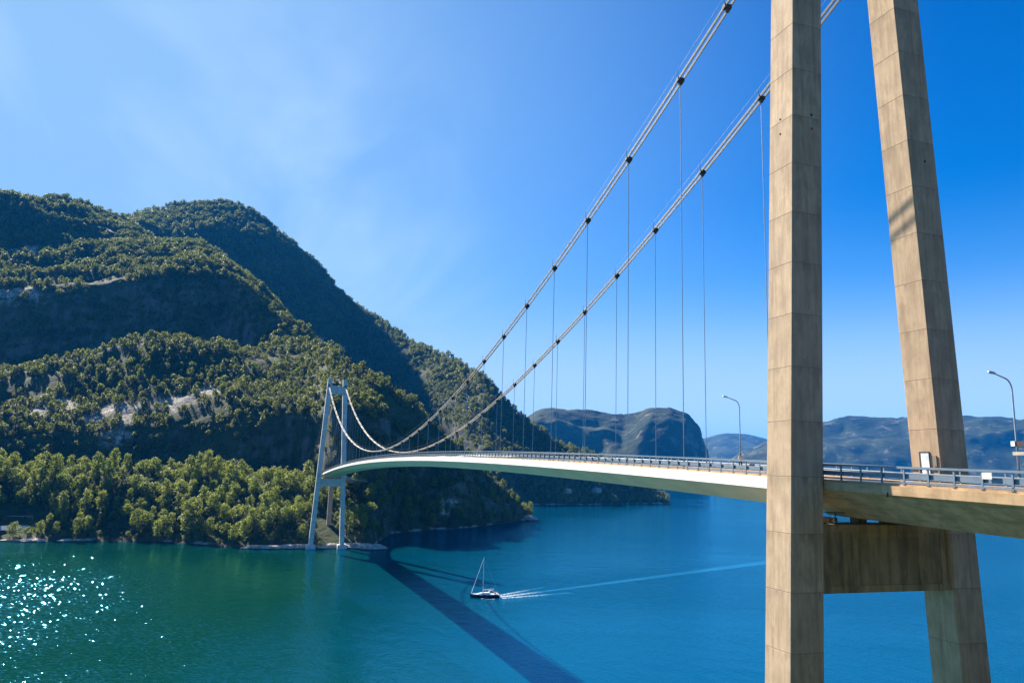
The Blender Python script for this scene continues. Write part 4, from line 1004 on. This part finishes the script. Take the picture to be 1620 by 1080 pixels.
# ------------------------------------------------------------------ small things on the far shore
def rock_mesh(name, sx, sy, sz, seed):
    bm = bmesh.new(); bmesh.ops.create_icosphere(bm, subdivisions=4, radius=1)
    P = np.array([v.co[:] for v in bm.verts]); n = fbm(P*1.0, .8, 4, .55, seed)
    for v, k in zip(bm.verts, n):
        v.co *= 1+.45*k; v.co.z = max(-.5, v.co.z); v.co = Vector((round(v.co.x*4)/4*.5+v.co.x*.5, v.co.y, round(v.co.z*3.5)/3.5*.55+v.co.z*.45)); v.co = Vector((v.co.x*sx, v.co.y*sy, v.co.z*sz))
    me = bpy.data.meshes.new(name); bm.to_mesh(me); bm.free(); return me
def rocks():
    m = Mat('shore_rock'); c = m.coord(); n = m.noise(c, .35, 6, .65); n2 = m.noise(m.coord(scale=(1, 1, 3)), 1.2, 4, .6)
    col = m.mix(m.rng(n, .4, .6), (.34, .24, .17), (.50, .44, .38)); col = m.mix(m.rng(n2, .55, .7, 0, .7), col, (.10, .08, .06))
    sp = m.N('ShaderNodeSeparateXYZ'); m.L(c, sp.inputs[0]); col = m.mix(m.rng(sp.outputs[2], .2, .7, 1, 0), col, (.04, .03, .02))
    m.set(col, .9, None, m.bump(n, .6, .6))
    L = [(425, 867, 15, 5, 1.3, 'long low pale rock ledge at the waterline left of the distant tower'),
         (462, 866, 13, 6, 1.9, 'pale rounded rock slab just left of the distant tower footing'),
         (480, 860, 10, 6, 2.8, 'pale rock hump behind the left leg footing of the distant tower'),
         (521, 867, 9, 5, 2.0, 'pinkish rock between the two footings of the distant tower'),
         (566, 866, 12, 6, 2.4, 'shaded blocky rock right of the distant tower'),
         (588, 868, 8, 5, 2.2, 'dark rock at the tip of the headland'),
         (322, 858, 11, 4, .9, 'flat pale rock at the foot of the tree belt'),
         (52, 856, 8, 4, 1.2, 'pale rock beside the shoreline cabin'),
         (108, 856, 6, 3, .8, 'small pinkish rock under the trees right of the cabin'),
         (836, 822, 10, 7, 3.0, 'pale tipped rock at the end of the dark point'),
         (560, 851, 5, 4, 3.5, 'upright pale boulder on the headland behind the right footing')]
    for i, (u, v, a, b, h, lab) in enumerate(L):
        p = ground_pt(u, v, 0); me = rock_mesh('shore_rock', a, b, h, i*3.1); me.materials.append(m.m)
        o = bpy.data.objects.new('shore_rock', me); COL.objects.link(o); o.location = (float(p[0])+(.5 if i != 3 else 3), float(p[1]), .25); o.scale = (random.uniform(.85, 1.15), 1.2, random.uniform(1.1, 1.6)); o.rotation_euler = (0, 0, R(90+random.uniform(-14, 14))); tag(o, lab, 'rock')
    for i, (u, v) in enumerate(((938, 798), (972, 797), (1012, 796), (1045, 797))):
        p = ground_pt(u, v, 0); me = rock_mesh('shore_rock', 9, 6, 2.6, 50+i); me.materials.append(m.m); o = bpy.data.objects.new('shore_rock', me); COL.objects.link(o); o.location = (float(p[0])+4, float(p[1]), 0); o.rotation_euler = (0, 0, R(60))
        tag(o, 'tiny pale rock at the waterline of the wooded shore under the bridge deck', 'rock', 'rocks on the shore behind the bridge')
rocks()
def shrubs():
    m = leaf_material('bright_shrub', (.16, .19, .02), (.22, .22, .02), (.10, .15, .02), .3); m2 = leaf_material('green_shrub', (.09, .15, .02), (.12, .17, .03), (.07, .11, .02), .3)
    ms = [tree_mesh('shrub', 2.6, 2.2, 200, .55, m, 61), tree_mesh('shrub', 3.4, 2.8, 240, .6, m2, 62)]
    L = [(521, 838, 0, 2.0, 'bright yellow-green shrub between the distant tower legs', 3), (531, 842, 1, 1.6, 'dark green bush in front of the viaduct column', 2), (526, 855, 1, 1.5, 'low bush on the rocks between the footings', 2),
         (362, 857, 0, 1.1, 'yellow-green bush at the end of the flat pale rock', 1.5), (453, 850, 1, 1.5, 'green bush left of the distant tower', 2.5), (546, 833, 0, 1.0, 'small bright bush right of the distant tower', 3), (36, 832, 0, 1.4, 'yellow bush behind the shoreline cabin', 2), (47, 838, 0, 1.2, 'yellow bush right of the shoreline cabin', 2),
         (20, 848, 0, .8, 'yellow hedge bush in front of the cabin', 1.6), (506, 862, 1, .8, 'small bush beside the left footing', 2)]
    for u, v, k, s, lab, z in L:
        p = ground_pt(u, v, z); o = bpy.data.objects.new('shrub', ms[k]); COL.objects.link(o); o.location = (float(p[0]), float(p[1]), z-.6); o.scale = (s*1.3, s*1.3, s); tag(o, lab, 'shrub')
shrubs()
def cabin(u, v, L, wd, h, wall, roof, label, z=1.2, rz=None, name='boathouse'):
    p = ground_pt(u, v, z); r = empty(name, (float(p[0]), float(p[1]), z), R(-78) if rz is None else rz); tag(r, label, 'cabin' if name != 'house' else 'house')
    q = MB(); q.box((0, 0, h/2-.5), (L, wd, h+1)); q.build('wall', wall, r)
    q = MB(); q.loft([[(x, -wd/2-.4, h-.1), (x, 0, h+wd*.32), (x, wd/2+.4, h-.1), (x, wd/2+.3, h-.3), (x, 0, h+wd*.32-.25), (x, -wd/2-.3, h-.3)] for x in (-L/2-.5, L/2+.5)]); q.build('roof', roof, r)
    q = MB(); q.loft([[(x, -wd/2, h), (x, wd/2, h), (x, 0, h+wd*.3)] for x in (-L/2, L/2)]); q.build('gable', wall, r)
    for k in range(3):
        q = MB(); x = -L/2+L*(k+.5)/3; q.box((x, -wd/2-.03, h*.55), (1.1, .08, 1.1)); w = q.build('window', M_white, r)
        q = MB(); q.box((x, -wd/2-.08, h*.55), (.9, .04, .9)); q.build('pane', M_dark, w)
    q = MB(); q.box((L/2+.03, 0, 1.0), (.08, 1.0, 2.0)); q.build('door', M_white, r)
M_redw = simple('dark_red_boards', (.09, .03, .035), .8); M_roof = simple('grey_roof', (.42, .42, .42), .6); M_broof = simple('blue_roof', (.03, .10, .22), .5); M_ww = simple('white_boards', (.22, .20, .17), .8); M_sl = simple('slate', (.12, .12, .13), .8)
cabin(9, 846, 22, 7, 3.6, M_redw, M_roof, 'dark red boathouse with a pale roof at the left edge of the far shore', 2.0, R(-72))
cabin(944, 778, 14, 8, 4.5, M_ww, M_broof, 'tiny house with a blue roof among trees under the bridge deck', 22, R(-60), 'house')
cabin(898, 779, 11, 7, 4, M_ww, M_sl, 'tiny pale house with a dark roof left of the blue-roofed one', 20, R(-60), 'house')
def jetty():
    p = ground_pt(30, 856, 0); r = empty('jetty', (float(p[0])+4, float(p[1]), .6), R(-72)); tag(r, 'low pale concrete quay in front of the boathouse', 'jetty')
    q = MB(); q.box((0, 0, -.8), (34, 4, 2.2)); q.build('quay', M_appr, r, bevel=.1)
    q = MB()
    for k in range(5): q.tube([(-15+7.5*k, -1.8, .2), (-15+7.5*k, -1.8, .9)], .14, 8)
    q.build('bollards', M_dark, r)
    p = ground_pt(56, 853, 0); b = empty('rowing_boat', (float(p[0])-3, float(p[1])-2, 0), R(-70)); tag(b, 'small white open boat moored at the end of the quay', 'rowing boat')
    q = MB(); q.loft([[(t*2.6, -w, .55+.2*max(0, t)**2), (t*2.6, -w*.6, -.1), (t*2.6, w*.6, -.1), (t*2.6, w, .55+.2*max(0, t)**2)] for t, w in ((-1, .75), (-.5, .95), (0, 1.0), (.5, .75), (.8, .4), (1, .06))]); q.build('hull', M_white, b)
    q = MB(); q.box((-.8, 0, .5), (.3, 1.7, .06)); q.box((.6, 0, .5), (.3, 1.4, .06)); q.build('thwart', M_beam, b)
    # road wall behind
    a = ray_pt(-160, 816, 640); c = ray_pt(52, 816, 592); r = empty('roadside_barrier', (float(a[0]), float(a[1]), float(a[2]))); tag(r, 'thin pale roadside barrier behind the boathouse under the trees', 'barrier')
    q = MB(); q.beam(tuple(a), tuple(c), .3, .5); local(q.build('rail_beam', M_rail, r), r)
    q = MB()
    for k in range(28): 
        t = k/27; pp = a*(1-t)+c*t; q.box((pp[0], pp[1], pp[2]-1.5), (.2, .2, 3.0))
    local(q.build('posts', M_galv, r), r)
jetty()
def pylon(u, v, D, h, label):
    p = ray_pt(u, v, D); r = empty('power_pylon', tuple(float(x) for x in p)); r.rotation_euler = (0, 0, R(70)); tag(r, label, 'power pylon', 'power pylons on the ridge')
    q = MB()
    for s in (-1, 1): q.tube([(s*1.7, 0, -6), (s*1.7, 0, h)], .28, 6)
    q.build('pole', M_galv, r)
    q = MB(); q.beam((-5, 0, h-.2), (5, 0, h-.2), .35, .4); q.beam((-1.7, 0, h-5), (1.7, 0, h-2), .2, .2); q.beam((1.7, 0, h-5), (-1.7, 0, h-2), .2, .2); q.build('crossarm', M_galv, r)
    q = MB()
    for x in (-4.6, 0, 4.6): q.tube([(x, 0, h-.3), (x, 0, h-1.6)], .14, 6)
    q.build('insulator', M_dark, r)
pylon(508, 557, 815, 16, 'grey H-frame power pylon on the ridge above and left of the distant tower')
pylon(540, 572, 800, 16, 'grey H-frame power pylon on the ridge directly above the distant tower')

# ------------------------------------------------------------------ haze
def haze():
    q = MB(); q.box((0, 0, 620), (44000, 44000, 1260)); m = bpy.data.materials.new('haze'); m.use_nodes = True; nt = m.node_tree; nt.nodes.clear()
    o_ = nt.nodes.new('ShaderNodeOutputMaterial'); v = nt.nodes.new('ShaderNodeVolumePrincipled'); v.inputs['Color'].default_value = (.02, .34, 1.0, 1); v.inputs['Density'].default_value = HAZE; v.inputs['Anisotropy'].default_value = 0.0
    nt.links.new(v.outputs[0], o_.inputs['Volume']); o = q.build('haze', m); tag(o, kind='stuff'); return o
HAZE = 4e-5
haze()
SC.cycles.max_bounces = 6; SC.cycles.diffuse_bounces = 3; SC.cycles.glossy_bounces = 3; SC.cycles.transmission_bounces = 3; SC.cycles.volume_bounces = 1
SC.cycles.sample_clamp_indirect = 4.0
